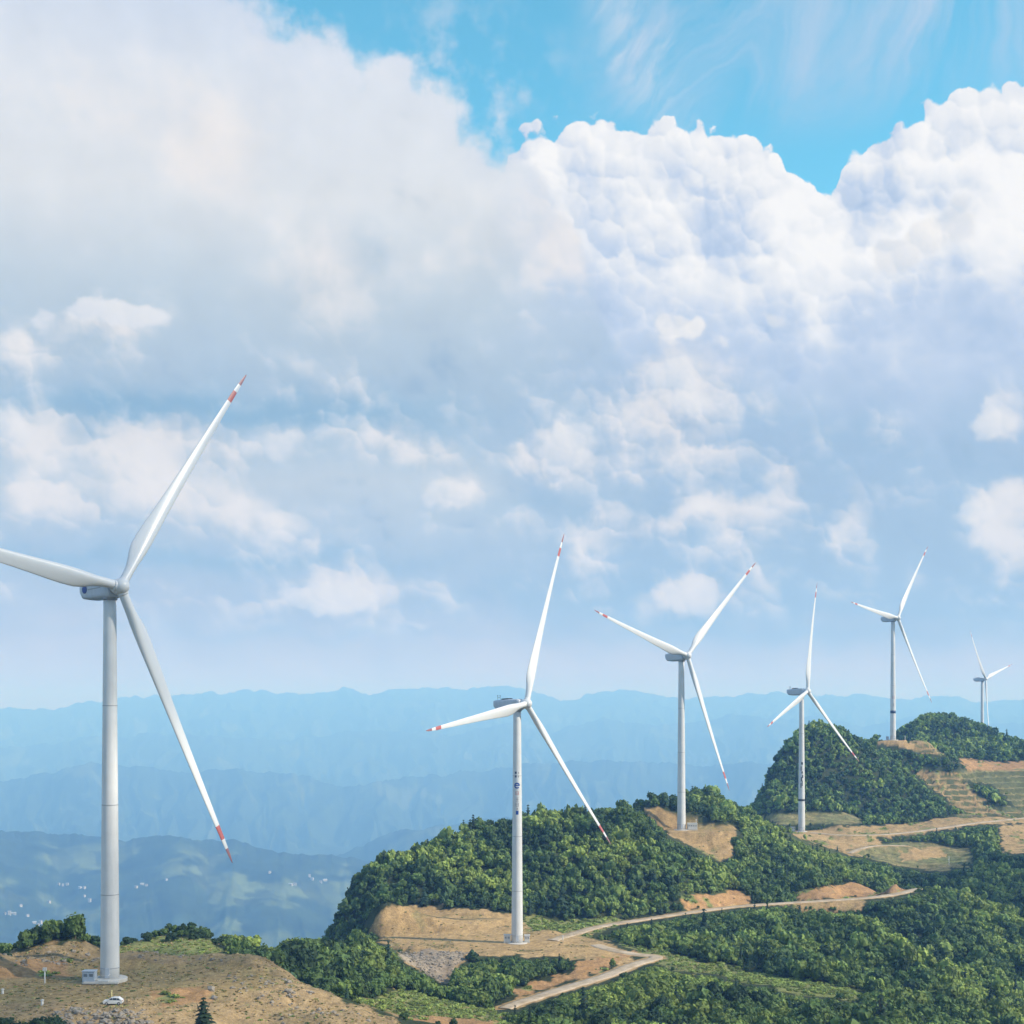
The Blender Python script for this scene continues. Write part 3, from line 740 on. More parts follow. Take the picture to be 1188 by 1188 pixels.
# ------------------------------------------------------------------ roads
MAT_ROAD = noisy('pale_concrete_road', (.46, .365, .26), 0.9, 0.5, 0.24, bump=0.05, bscale=3.0, spec=0.15, second=(.36, .275, .18))
def ribbon(P, hw, lift, taper=0):
    d = np.gradient(P[:, :2], axis=0); d /= np.linalg.norm(d, axis=1)[:, None] + 1e-9
    nrm = np.stack([-d[:, 1], d[:, 0]], 1)
    rows = []
    for k in (-1.0, -0.5, 0, 0.5, 1.0):
        w_ = hw * (1 + (0.34 if abs(k) == 1 else .12) * fbm(P[:, 0] / 5 + k * 7, P[:, 1] / 5, 3, 200))
        xy = P[:, :2] + nrm * (k * w_)[:, None]
        z = P[:, 2] + lift + (0.05 if abs(k) < 0.9 else 0.0)
        rows.append(np.stack([xy[:, 0], xy[:, 1], z], 1))
    skirt = []
    for r, k in ((rows[0], -1), (rows[-1], 1)):
        s = r.copy(); s[:, :2] += nrm * 0.25 * k; s[:, 2] -= 0.45; skirt.append(s)
    rows = [skirt[0]] + rows + [skirt[1]]
    n = len(P); V = np.concatenate(rows)
    q = []
    for i in range(len(rows) - 1):
        a = np.arange(n - 1) + i * n
        q.append(np.stack([a, a + n, a + n + 1, a + 1], 1)[:, ::-1])
    return np_mesh('road', V, np.concatenate(q), True)
for k in ROADS:
    tag(link('road' if k != 'field' else 'field_track', ribbon(ROADP[k], ROADW[k], 0.06), MAT_ROAD), kind='structure')

# ------------------------------------------------------------------ ray helpers (where a spot of the photograph lies on the ground)
def near_hit(u, v, d0=230, d1=1500):
    d = np.arange(d0, d1, 0.5)
    X = (u - U0) / FPX * d; Z = -(v - VH) / FPX * d
    g = ground(X, d); i = np.argmax(g >= Z)
    return Vector((X[i], d[i], g[i]))
def far_hit(u, v, d0=3300, d1=12000):
    a = math.atan((u - U0) / FPX)
    d = np.arange(d0, d1, 10.0)
    g = bilin(np.radians(ang), rad, fz, np.full(d.shape, a), d / math.cos(a))
    Z = -(v - VH) / FPX * d
    i = np.argmax(g >= Z)
    return Vector(((u - U0) / FPX * d[i], d[i], g[i]))

# ------------------------------------------------------------------ mesh helpers
def bm_mesh(name, bm, smooth=False):
    me = bpy.data.meshes.new(name); bm.normal_update(); bm.to_mesh(me); bm.free()
    if smooth: me.polygons.foreach_set('use_smooth', [True] * len(me.polygons))
    return me
def bm_box(bm, x0, x1, y0, y1, z0, z1, bevel=0.0, mi=0):
    r = bmesh.ops.create_cube(bm, size=1.0)
    for v in r['verts']:
        v.co = Vector(((x0 + x1) / 2 + v.co.x * (x1 - x0), (y0 + y1) / 2 + v.co.y * (y1 - y0), (z0 + z1) / 2 + v.co.z * (z1 - z0)))
    fs = {f for v in r['verts'] for f in v.link_faces}
    for f in fs: f.material_index = mi
    if bevel:
        es = list({e for v in r['verts'] for e in v.link_edges})
        bmesh.ops.bevel(bm, geom=es, offset=bevel, segments=2, affect='EDGES', profile=0.5)
def bm_lathe(bm, prof, n=24, axis='Z', mi=0, cap=True, center=(0, 0, 0)):
    rings = []
    for r, z in prof:
        ring = []
        for i in range(n):
            a = 2 * math.pi * i / n
            c, s = math.cos(a) * r, math.sin(a) * r
            p = (c, s, z) if axis == 'Z' else ((c, z, s) if axis == 'Y' else (z, c, s))
            ring.append(bm.verts.new(Vector(p) + Vector(center)))
        rings.append(ring)
    for a, b in zip(rings[:-1], rings[1:]):
        for i in range(n):
            f = bm.faces.new((a[i], a[(i + 1) % n], b[(i + 1) % n], b[i])); f.material_index = mi
    if cap:
        for r in (rings[0], rings[-1]):
            f = bm.faces.new(r); f.material_index = mi
    bmesh.ops.recalc_face_normals(bm, faces=bm.faces[:])
def part(name, bm, mat, parent, smooth=False):
    return link(name, bm_mesh(name, bm, smooth), mat, parent)

# ------------------------------------------------------------------ wind turbines
def paint_mat(name, col, rough=0.38, dirt=0.085):
    m = material(name, col, rough, 0, 0.4); t = m.node_tree; w = Nodes(t); b = t.nodes['Principled BSDF']
    P = w.new('ShaderNodeTexCoord').outputs['Object']
    f, _ = w.noise(w.v('MULTIPLY', P, (1.3, 1.3, 0.10)), 1.0, 5, 0.65)
    g, _ = w.noise(P, 0.22, 4, 0.6)
    k = w.m('MULTIPLY_ADD', w.m('ADD', w.m('SUBTRACT', f, 0.5), w.m('SUBTRACT', g, 0.5)), dirt * 4, 1.0)
    h = w.new('ShaderNodeHueSaturation'); h.inputs['Color'].default_value = (*col, 1); w.put(h.inputs['Value'], k)
    t.links.new(h.outputs[0], b.inputs['Base Color'])
    return m
M_TOWER = paint_mat('tower_white_paint', (.56, .56, .555))
M_BLADE = paint_mat('blade_white_gelcoat', (.60, .60, .595), 0.32, 0.03)
M_NAC = paint_mat('nacelle_grey_white', (.44, .47, .51), 0.4)
M_RED = paint_mat('red_warning_paint', (.42, .11, .10))
M_TIP = paint_mat('dark_red_tip_paint', (.26, .12, .13))
M_STEEL = material('galvanised_steel', (.42, .43, .44), 0.5, 0.6)
M_DARK = material('dark_steel', (.06, .065, .07), 0.5, 0.3)
M_SEAM = material('grey_flange', (.28, .29, .30), 0.5, 0.2)
M_CONC = noisy('foundation_concrete', (.50, .47, .42), 0.9, 1.2, 0.1, bump=0.02, bscale=8)
M_BLUE = material('blue_mark', (.02, .06, .25), 0.5)
M_NAVY = material('navy_mark', (.03, .045, .10), 0.5)
M_REDM = material('faded_red_mark', (.40, .12, .10), 0.5)
M_GREYM = material('grey_mark', (.22, .20, .21), 0.5)
ROTR = 63.2
def blade_mesh():
    n = 20; st = []
    rs = [0.9, 2.0, 3.2, 4.6, 6.2, 8.0, 10.0, 12.5, 15.5, 19, 23, 28, 33, 38, 43, 48, 52, 54.2, 54.4, 57.6, 57.8, 59.6, 59.8, 61.5, 62.6, 63.2]
    V = []
    for r in rs:
        f = sstep(r, 2.0, 10.0)
        chord = np.interp(r, [0, 2.5, 5, 8, 11, 14, 20, 30, 40, 50, 58, 62, 63.2], [1.9, 1.95, 2.5, 3.4, 3.85, 3.7, 3.15, 2.45, 1.9, 1.4, 1.0, .55, .16])
        thick = np.interp(r, [0, 2.5, 6, 10, 15, 25, 45, 63], [1.0, 1.0, .66, .42, .32, .24, .19, .16])
        beta = R_(np.interp(r, [0, 6, 10, 20, 35, 63], [16, 15, 12, 7, 3, 0]))
        y0 = 1.8 * (r / ROTR) ** 2.2
        for i in range(n):
            th = 2 * math.pi * i / n
            xa = chord * (0.5 + 0.5 * math.cos(th)) - 0.32 * chord
            ya = 0.5 * thick * chord * math.sin(th) * (1 - 0.5 * math.cos(th))
            xc_ = 0.97 * math.cos(th); yc_ = 0.97 * math.sin(th)
            x = xc_ * (1 - f) + xa * f; y = yc_ * (1 - f) + ya * f
            V.append((x * math.cos(beta) + y * math.sin(beta) * 1, -x * math.sin(beta) * 1 + y * math.cos(beta) + y0, r))
    m = len(rs); ii = np.arange(m * n).reshape(m, n)
    q = np.stack([ii[:-1], np.roll(ii[:-1], -1, 1), np.roll(ii[1:], -1, 1), ii[1:]], -1).reshape(-1, 4)
    me = np_mesh('blade', np.array(V), [q, ii[-1:].copy()], True)
    for mt in (M_BLADE, M_RED, M_TIP): me.materials.append(mt)
    mi = np.zeros(len(me.polygons), np.int32)
    for k in range(m - 1):
        mid = (rs[k] + rs[k + 1]) / 2
        mi[k * n:(k + 1) * n] = 1 if 54.3 < mid < 57.7 else (2 if mid > 59.7 else 0)
    mi[-1] = 2
    me.polygons.foreach_set('material_index', mi)
    return me
BLADE = blade_mesh()
def hub_mesh():
    bm = bmesh.new()
    prof = [(0.95, -1.75), (1.45, -1.55), (1.62, -0.9), (1.66, 0.0), (1.58, 0.7), (1.30, 1.3), (0.85, 1.72), (0.35, 1.92), (0.05, 1.96)]
    bm_lathe(bm, prof, 28, 'Y')
    for k in range(3):                       # three blade roots swell out of the spinner
        a = k * 2 * math.pi / 3
        b2 = bmesh.new(); bm_lathe(b2, [(1.12, 0.7), (1.10, 1.5), (1.04, 1.75), (1.0, 1.78)], 20, 'Z')
        M = Matrix.Rotation(-a, 4, 'Y')
        tmp = bpy.data.meshes.new('x'); b2.transform(M); b2.to_mesh(tmp); b2.free(); bm.from_mesh(tmp); bpy.data.meshes.remove(tmp)
    return bm_mesh('hub', bm, True)
HUB = hub_mesh()
def nacelle_mesh():
    # lofted box along Y (rotor end +), rounded corners
    secs = [(-8.7, 1.15, .55, 1.55), (-8.55, 1.5, -.35, 1.85), (-7.6, 1.75, -1.35, 1.95), (-5.5, 1.85, -1.75, 2.0), (-2, 1.9, -1.9, 2.0), (1.0, 1.85, -1.95, 1.9), (1.75, 1.6, -1.75, 1.6), (1.9, 1.3, -1.3, 1.3)]
    n = 28; V = []
    for y, hw, zb, zt in secs:
        cz = (zb + zt) / 2; hh = (zt - zb) / 2
        for i in range(n):
            a = 2 * math.pi * i / n; c, s = math.cos(a), math.sin(a); p = 0.42
            V.append((hw * math.copysign(abs(c) ** p, c), y, cz + hh * math.copysign(abs(s) ** p, s)))
    m = len(secs); ii = np.arange(m * n).reshape(m, n)
    q = np.stack([ii[:-1], ii[1:], np.roll(ii[1:], -1, 1), np.roll(ii[:-1], -1, 1)], -1).reshape(-1, 4)
    return np_mesh('nacelle', np.array(V), [q, ii[:1].copy(), ii[-1:, ::-1].copy()], False)
NAC = nacelle_mesh()
def sensor_mesh():
    bm = bmesh.new()
    for x in (-0.7, 0.7):
        bm_lathe(bm, [(0.06, 1.9), (0.05, 3.4)], 8, 'Z', center=(x, -7.2, 0))
        bm_box(bm, x - .28, x + .28, -7.28, -7.12, 3.34, 3.5)
    bm_box(bm, -.8, .8, -7.25, -7.15, 2.7, 2.8)
    bm_box(bm, -1.2, 1.2, -5.5, -2.5, 1.95, 2.35, 0.1)
    return bm_mesh('wind_sensor', bm)
SENSOR = sensor_mesh()
def tower_radius(z, H): return 1.93 + (1.28 - 1.93) * (z / H)
def tower_mesh(H):
    bm = bmesh.new()
    prof = [(tower_radius(H * k / 24, H), H * k / 24) for k in range(25)]
    bm_lathe(bm, prof, 40)
    return bm_mesh('tower', bm, True)
def ring_mesh(z, H, h=0.14, out=0.035):
    bm = bmesh.new(); r0 = tower_radius(z, H)
    bm_lathe(bm, [(r0 - .02, z - h / 2), (r0 + out, z - h / 2 + .01), (r0 + out, z + h / 2 - .01), (r0 - .02, z + h / 2)], 40, cap=False)
    return bm_mesh('flange_ring', bm, True)
def decal(rects, ang0, H, name):
    """painted marks on the curved tower: rects (s0, s1, z0, z1) in metres round ang0"""
    V = []; Q = []
    for s0, s1, z0, z1 in rects:
        k = max(2, int((s1 - s0) / 0.15) + 1); b = len(V)
        for z in (z0, z1):
            for i in range(k):
                r = tower_radius(z, H); a = ang0 + (s0 + (s1 - s0) * i / (k - 1)) / r
                V.append((math.cos(a) * (r + .02), math.sin(a) * (r + .02), z))
        for i in range(k - 1): Q.append((b + i, b + i + 1, b + k + i + 1, b + k + i))
    return np_mesh(name, np.array(V), np.array(Q))
def ring_decal(zc, s_c, ro, ri, ang0, H, a0=0, a1=360, name='mark'):
    V = []; Q = []; n = 28
    for i in range(n + 1):
        t = R_(a0 + (a1 - a0) * i / n)
        for q in (ri, ro):
            z = zc + q * math.sin(t); s = s_c + q * math.cos(t); r = tower_radius(z, H); a = ang0 + s / r
            V.append((math.cos(a) * (r + .02), math.sin(a) * (r + .02), z))
    for i in range(n): Q.append((2 * i, 2 * i + 1, 2 * i + 3, 2 * i + 2))
    return np_mesh(name, np.array(V), np.array(Q))
def character(z, s, w_, h, k):
    """blocky strokes of a character seen too far off to read"""
    b = 0.13
    if k == 0: return [(s - w_, s + w_, z + h - b, z + h), (s - w_, s + w_, z - b / 2, z + b / 2), (s - w_, s + w_, z - h, z - h + b), (s - b / 2, s + b / 2, z - h + b, z + h - b)]
    if k == 1: return [(s - w_, s - w_ + b, z - h, z + h), (s + w_ - b, s + w_, z - h, z + h), (s - w_ + b, s + w_ - b, z + h - b, z + h), (s - w_ + b, s + w_ - b, z - b / 2, z + b / 2), (s - w_ + b, s + w_ - b, z - h, z - h + b)]
    return [(s - w_, s + w_, z + h * .3, z + h * .3 + b), (s - b / 2, s + b / 2, z - h, z + h), (s - w_, s - w_ * .3, z - h, z - h + b), (s + w_ * .3, s + w_, z - h * .5, z - h * .5 + b)]

TURB = [  # base (u, v), distance, yaw, phase, cone, hub (u, v), label
 ((127.5,1137),287,50,53.9,-3.0,(141.5,682.5),'nearest and largest white wind turbine, standing on the bare knoll at left edge'),
 ((600,1094),467,56,68.2,3.2,(611,817.5),'white wind turbine with blue and red marks on its tower, on a tan pad'),
 ((790.5,963),630,40,44.6,3.2,(797.5,761.5),'white wind turbine beside a white cabin on the orange earth cutting'),
 ((930,965),795,51,78.9,3.2,(937.5,802.5),'white wind turbine with black marks on its tower, before the steep knob'),
 ((1036,858.5),945,43,54.0,3.2,(1042.5,717.5),'white wind turbine on the saddle between the knob and the farther hill'),
 ((1139.5,884),1426,51,14.3,3.2,(1140.8,788.3),'farthest and smallest white wind turbine, its foot hidden behind the last hill'),
]
for i, (b, d, yaw, ph, cone, hp, lab) in enumerate(TURB):
    bx, by, bz = at(b[0], b[1], d)
    if i == 5: bz = float(ground(bx, by))
    hz = -(hp[1] - VH) / FPX * (d - 2) - bz
    H = hz - 2.0
    root = empty('wind_turbine', (bx, by, bz)); tag(root, lab, 'wind turbine', 'wind turbines along the ridge')
    bm = bmesh.new(); bm_lathe(bm, [(3.4, -1.6), (3.4, 0.12), (3.2, 0.22), (2.0, 0.30)] if i else [(3.5, -1.6), (3.5, 0.45), (3.35, 0.55), (2.0, 0.6)], 36)
    part('foundation', bm, M_CONC, root)
    tw = link('tower', tower_mesh(H), M_TOWER, root)
    for fz_ in (2.6, H * .225, H * .46, H * .72, H - .25): link('flange_ring', ring_mesh(fz_, H), M_SEAM, tw)
    bm = bmesh.new(); rr = tower_radius(1.6, H)                   # door at the foot of the tower, towards the pad
    bm_box(bm, -.45, .45, -rr - .04, -rr + .12, .75, 2.75, 0.03); part('door', bm, M_NAC, tw)
    yawr = R_(yaw)
    # local axes of the machine house: +Y towards the rotor
    rz = math.atan2(math.sin(yawr), -(-math.cos(yawr))) 
    nv = Vector((math.sin(yawr), -math.cos(yawr), 0))
    rot = math.atan2(-nv.x, nv.y)                                  # turns +Y onto nv
    nac = link('nacelle', NAC, M_NAC, root); nac.location = (0, 0, hz); nac.rotation_euler = (R_(3), 0, rot)
    link('wind_sensor', SENSOR, M_DARK, nac)
    bm = bmesh.new(); bm_lathe(bm, [(1.45, -2.2), (1.45, -1.6)], 32); part('yaw_ring', bm, M_SEAM, nac, True)
    if i == 0:
        bm = bmesh.new()
        for sx in (-1, 1):
            bm = bmesh.new(); bm_lathe(bm, [(.80, 1.86 * sx), (.80, 1.93 * sx)], 28, 'X', center=(0, -6.2, .45)); part('round_mark', bm, M_BLUE, nac)
        bm = bmesh.new()
        for sx in (-1, 1):
            bm = bmesh.new(); bm_box(bm, sx * 1.90 - .03, sx * 1.90 + .03, -5.0, -.6, .22, .42); part('side_stripe', bm, M_SEAM, nac)
    hub = link('hub', HUB, M_BLADE, root)
    tilt = R_(5)
    n3 = Vector((nv.x * math.cos(tilt), nv.y * math.cos(tilt), math.sin(tilt)))
    h3 = Vector((math.cos(yawr), math.sin(yawr), 0)); u3 = n3.cross(h3)
    if u3.z < 0: u3 = -u3
    C = Vector((0, 0, hz)) + n3 * 3.7
    def frame(a, cn):
        r3 = (math.cos(a) * h3 + math.sin(a) * u3); t3 = (-math.sin(a) * h3 + math.cos(a) * u3)
        rc = r3 * math.cos(cn) + n3 * math.sin(cn); nc = n3 * math.cos(cn) - r3 * math.sin(cn)
        M = Matrix((t3, nc, rc)).transposed().to_4x4(); M.translation = C
        return M
    hub.matrix_local = frame(R_(ph), 0)
    for k in range(3):
        bl = link('blade', BLADE, None, root)
        bl.matrix_local = frame(R_(ph + 120 * k + (-4.5 if i == 0 and k == 1 else 0)), R_(cone)) @ Matrix.Scale(1.05 if i == 5 else 1.0, 4)
    A0 = -math.pi / 2                                              # side of the tower facing the camera's hill
    if i == 1:
        for z in (56.2, 55.0):
            link('square_mark', decal([(-.55, .05, z, z + .75)], A0 - .15, H, 'square_mark'), M_NAVY, tw)
            link('small_mark', decal([(.35, .6, z, z + .65)], A0, H, 'small_mark'), M_GREYM, tw)
        link('round_mark', ring_decal(52.3, -.05, 1.0, .55, A0, H, 0, 320, 'round_mark'), M_BLUE, tw)
        link('round_mark_bar', decal([(-.6, .9, 52.2, 52.55)], A0, H, 'round_mark_bar'), M_BLUE, tw)
        link('red_mark', decal(character(49.8, 0, .55, .55, 1), A0, H, 'red_mark'), M_REDM, tw)
        link('character_mark', decal(character(47.7, 0, .5, .6, 0) + character(46.0, 0, .5, .6, 1) + character(44.6, 0, .3, .35, 2), A0, H, 'character_mark'), M_GREYM, tw)
        link('square_mark', decal([(-.45, .45, 42.7, 44.0)], A0, H, 'square_mark'), M_BLUE, tw)
    if i == 3:
        link('black_mark', decal([(-.7, .3, 38.0, 39.4), (-1.0, -.5, 34.5, 37.0), (-.6, .2, 33.0, 34.2), (-.2, .5, 30.5, 32.2), (-.9, -.3, 28.6, 31.0), (-1.1, -.6, 25.0, 27.6), (-.4, 0.1, 26.0, 29.0)], A0 + .1, H, 'black_mark'), M_DARK, tw)
        link('black_band', ring_mesh(18.0, H, 1.3, .03), M_DARK, tw)
    if i == 4:
        link('red_mark', decal(character(28.6, 0, .8, .9, 1), A0, H, 'red_mark'), M_REDM, tw)
        link('character_mark', decal(character(23.6, 0, .6, .8, 0), A0, H, 'character_mark'), M_GREYM, tw)
        link('dark_band', ring_mesh(18.8, H, 1.9, .03), M_NAVY, tw)

# ------------------------------------------------------------------ cabinets, car, posts
M_CAB = noisy('cabinet_paint', (.34, .39, .45), 0.5, 1.5, 0.06)
M_WHITE = noisy('white_enamel', (.54, .53, .50), 0.45, 1.2, 0.06)
M_GLASS = material('car_glass', (.02, .025, .03), 0.12, 0, 0.6)
M_TYRE = material('tyre_rubber', (.02, .02, .02), 0.85)
M_CAR = material('white_car_paint', (.56, .57, .57), 0.25, 0, 0.5)
M_LAMP = material('lamp_glass', (.55, .55, .5), 0.15, 0, 0.6)
M_TAIL = material('red_lamp_glass', (.35, .02, .02), 0.2)
def cabinet(loc, size, mat, label, rz=0.0, name='transformer_cabinet'):
    lx, ly, lz = size
    r = empty(name, loc, rz); tag(r, label, 'electrical cabinet')
    bm = bmesh.new(); bm_box(bm, -lx / 2, lx / 2, -ly / 2, ly / 2, -.3, .25); part('plinth', bm, M_CONC, r)
    bm = bmesh.new(); bm_box(bm, -lx / 2 + .05, lx / 2 - .05, -ly / 2 + .05, ly / 2 - .05, .25, lz - .15, 0.03); part('body', bm, mat, r)
    bm = bmesh.new(); bm_box(bm, -lx / 2 - .08, lx / 2 + .08, -ly / 2 - .08, ly / 2 + .08, lz - .15, lz, 0.04); part('roof', bm, mat, r)
    n = max(2, int(lx / 1.1)); wd = (lx - .3) / n
    for k in range(n):
        x0 = -lx / 2 + .15 + k * wd
        bm = bmesh.new(); bm_box(bm, x0 + .04, x0 + wd - .04, -ly / 2 + .01, -ly / 2 + .06, .35, lz - .28, 0.015)
        dr = part('door', bm, mat, r)
        bm = bmesh.new()
        for j in range(5): bm_box(bm, x0 + .2, x0 + wd - .2, -ly / 2 - .015, -ly / 2 + .02, lz * .55 + j * .12, lz * .55 + j * .12 + .06)
        part('vent', bm, M_DARK, dr)
    return r
tx, ty, tz = T1G
cabinet((tx - 3.3, ty - 2.4, tz + .1), (2.6, 2.0, 2.5), M_CAB, 'blue grey switch cabinet at the left foot of the nearest turbine')
def steps():
    r = empty('entrance_steps', (tx - .2, ty - 2.0, tz)); tag(r, 'white entrance steps and landing at the foot of the nearest turbine tower', 'steps')
    bm = bmesh.new(); bm_box(bm, -1.0, 1.1, -2.1, -.1, .55, .75, .02); part('landing', bm, M_WHITE, r)
    for k in range(4):
        bm = bmesh.new(); bm_box(bm, -1.0 - .3 * (k + 1), -1.0 - .3 * k, -2.0, -.8, .55 - .14 * (k + 1), .66 - .14 * (k + 1)); part('step', bm, M_WHITE, r)
    bm = bmesh.new()
    for x, y in ((-1.0, -2.05), (1.05, -2.05), (1.05, -.4)): bm_box(bm, x - .03, x + .03, y - .03, y + .03, .75, 1.8)
    bm_box(bm, -1.0, 1.05, -2.08, -2.02, 1.75, 1.82); bm_box(bm, -1.0, 1.05, -2.08, -2.02, 1.25, 1.3); bm_box(bm, 1.02, 1.08, -2.02, -.4, 1.75, 1.82)
    part('handrail', bm, M_WHITE, r)
    bm = bmesh.new(); bm_box(bm, -3.9, 3.1, -2.3, -.6, .12, .5, 0.04); part('slab', bm, M_CONC, r)
steps()
x2, y2, z2 = T2G
cabinet((x2 - 3.3, y2 + .2, z2 + .1), (2.3, 2.0, 2.7), M_WHITE, 'white cabinet on the left of the tower with blue and red marks')
cabinet((x2 + 3.3, y2 + .6, z2 + .1), (1.8, 1.8, 2.5), M_WHITE, 'white cabinet on the right of the tower with blue and red marks')
x3, y3, z3 = T3G
cab = cabinet((x3 + 4.6, y3 - .5, z3 + .1), (4.4, 2.6, 3.1), M_WHITE, 'white equipment cabin with dark vents beside the turbine on the orange cutting', 0, 'equipment_cabin')
bm = bmesh.new(); bm_lathe(bm, [(.10, 3.1), (.08, 4.4)], 8, center=(1.9, .6, 0)); bm_box(bm, 1.65, 2.15, .35, .85, 4.3, 4.7); part('mast', bm, M_WHITE, cab)
x4, y4, z4 = T4G
cabinet((x4 - 4.6, y4 + 1.5, z4 + .1), (2.4, 2.0, 2.6), M_WHITE, 'white cabinet left of the turbine with black marks')
x5, y5, z5 = T5G
cabinet((x5 - 3.6, y5 + .4, z5 + .1), (1.6, 1.6, 2.6), M_CAB, 'small grey cabinet left of the turbine on the saddle')

def car(loc, rz):
    r = empty('parked_car', loc, rz); tag(r, 'white car parked on the dirt in front of the nearest turbine', 'car')
    # side profile along X (front towards -X)
    side = [(-2.05, .45), (-2.08, .78), (-1.95, .92), (-1.05, 1.05), (-.45, 1.52), (.2, 1.62), (1.25, 1.60), (1.85, 1.10), (2.05, .98), (2.08, .50), (1.95, .32), (-1.95, .32)]
    bm = bmesh.new(); rings = []
    for y, sc_ in ((-.86, .97), (-.80, 1), (.80, 1), (.86, .97)):
        rings.append([bm.verts.new((x * (sc_ if abs(x) > 1.9 else 1), y * (0.84 if z > 1.3 else 1), z if sc_ == 1 else .32 + (z - .32) * .985)) for x, z in side])
    n = len(side)
    for a, b in zip(rings[:-1], rings[1:]):
        for k in range(n): bm.faces.new((a[k], a[(k + 1) % n], b[(k + 1) % n], b[k]))
    bm.faces.new(rings[0]); bm.faces.new(rings[-1]); bmesh.ops.recalc_face_normals(bm, faces=bm.faces[:])
    part('body', bm, M_CAR, r)
    for s in (-1, 1):
        for poly in ([(-.90, 1.08), (-.42, 1.46), (-.02, 1.52), (-.02, 1.10)], [(.06, 1.10), (.06, 1.53), (.80, 1.52), (.80, 1.10)], [(.88, 1.10), (.88, 1.51), (1.22, 1.49), (1.58, 1.12)]):
            bm = bmesh.new()
            yy_ = lambda z: s * (.876 if z < 1.3 else .745)
            f1 = [bm.verts.new((x, yy_(z), z)) for x, z in poly]; f2 = [bm.verts.new((x, yy_(z) - s * .05, z)) for x, z in poly]
            bm.faces.new(f1); bm.faces.new(f2)
            for k in range(4): bm.faces.new((f1[k], f1[(k + 1) % 4], f2[(k + 1) % 4], f2[k]))
            bmesh.ops.recalc_face_normals(bm, faces=bm.faces[:]); part('side_window', bm, M_GLASS, r)
    bm = bmesh.new(); vs = [bm.verts.new(p) for p in ((-1.07, -.72, 1.08), (-1.07, .72, 1.08), (-.50, .62, 1.52), (-.50, -.62, 1.52))]; f = bm.faces.new(vs)
    bmesh.ops.solidify(bm, geom=[f], thickness=.04); part('windscreen', bm, M_GLASS, r)
    for x in (-1.3, 1.3):
        for s in (-1, 1):
            bm = bmesh.new(); bm_lathe(bm, [(.20, -.10), (.32, -.11), (.335, 0), (.32, .11), (.20, .10)], 20, 'Y', center=(x, s * .80, .33)); w_ = part('wheel', bm, M_TYRE, r, True)
            bm = bmesh.new(); bm_lathe(bm, [(.19, -.115), (.19, .115)], 16, 'Y', center=(x, s * .80, .33)); part('rim', bm, M_STEEL, w_)
    for s in (-1, 1):
        bm = bmesh.new(); bm_box(bm, -2.11, -1.98, s * .62 - .16, s * .62 + .16, .70, .86, .02); part('headlight', bm, M_LAMP, r)
        bm = bmesh.new(); bm_box(bm, 1.98, 2.10, s * .68 - .12, s * .68 + .12, .80, 1.02, .02); part('tail_light', bm, M_TAIL, r)
        bm = bmesh.new(); bm_box(bm, -.82, -.62, s * .95 - .10, s * .95 + .10, 1.05, 1.18, .02); part('mirror', bm, M_CAR, r)
    return r
cp = near_hit(131.5, 1165.5)
car((cp.x, cp.y, cp.z + .02), R_(4)).scale = (.88, .88, .88)

def post(u, v, h, label, head=None, rad_=.07, mat=None, name='marker_post', cat='post', group=None):
    p = near_hit(u, v); r = empty(name, p); tag(r, label, cat, group)
    bm = bmesh.new(); bm_lathe(bm, [(rad_ * 1.3, -.4), (rad_ * 1.2, .1), (rad_, h)], 10); part('pole', bm, mat or M_WHITE, r, True)
    if head == 'box':
        bm = bmesh.new(); bm_box(bm, -.42, .38, -.14, .14, h - .65, h + .05, .03); part('head', bm, mat or M_WHITE, r)
    elif head == 'cap':
        bm = bmesh.new(); bm_lathe(bm, [(rad_ * 1.7, h), (rad_ * 1.7, h + .12), (rad_ * .5, h + .2)], 10); part('cap', bm, mat or M_WHITE, r)
    elif head == 'arm':
        bm = bmesh.new(); bm_box(bm, -.8, .8, -.06, .06, h - .5, h - .36)
        for x in (-.7, 0, .7): bm_lathe(bm, [(.05, h - .36), (.09, h - .2), (.04, h - .1)], 8, center=(x, 0, 0))
        part('crossarm', bm, M_GREYM, r)
    return r
post(52, 1141, 3.1, 'white pole with a square head on the grass left of the nearest turbine', 'box', .12, cat='pole', name='signal_pole')
post(129.5, 1158, 1.3, 'short pale yellow post standing just behind the white car', 'cap', .10, noisy('pale_yellow_paint', (.62, .52, .24), .6, 2, .05))
post(49, 1166.5, .9, 'short white marker post low on the knoll near the bottom bushes', 'cap', .22)
post(3, 1153, .8, 'white marker post at the left edge of the knoll', 'cap', .20)
post(653, 1091, 1.5, 'white post where the upper road meets the tan turbine pad', 'cap', .13)
post(1131, 996, 5.0, 'pale utility pole at the edge of the dark wood, right of the field', 'arm', .14, name='utility_pole', cat='utility pole')
post(1101, 1004, 4.6, 'pale utility pole in the terraced field', 'arm', .14, name='utility_pole', cat='utility pole')
post(1050, 858.5, 2.6, 'pale post on the right of the turbine on the saddle', 'cap', .18)

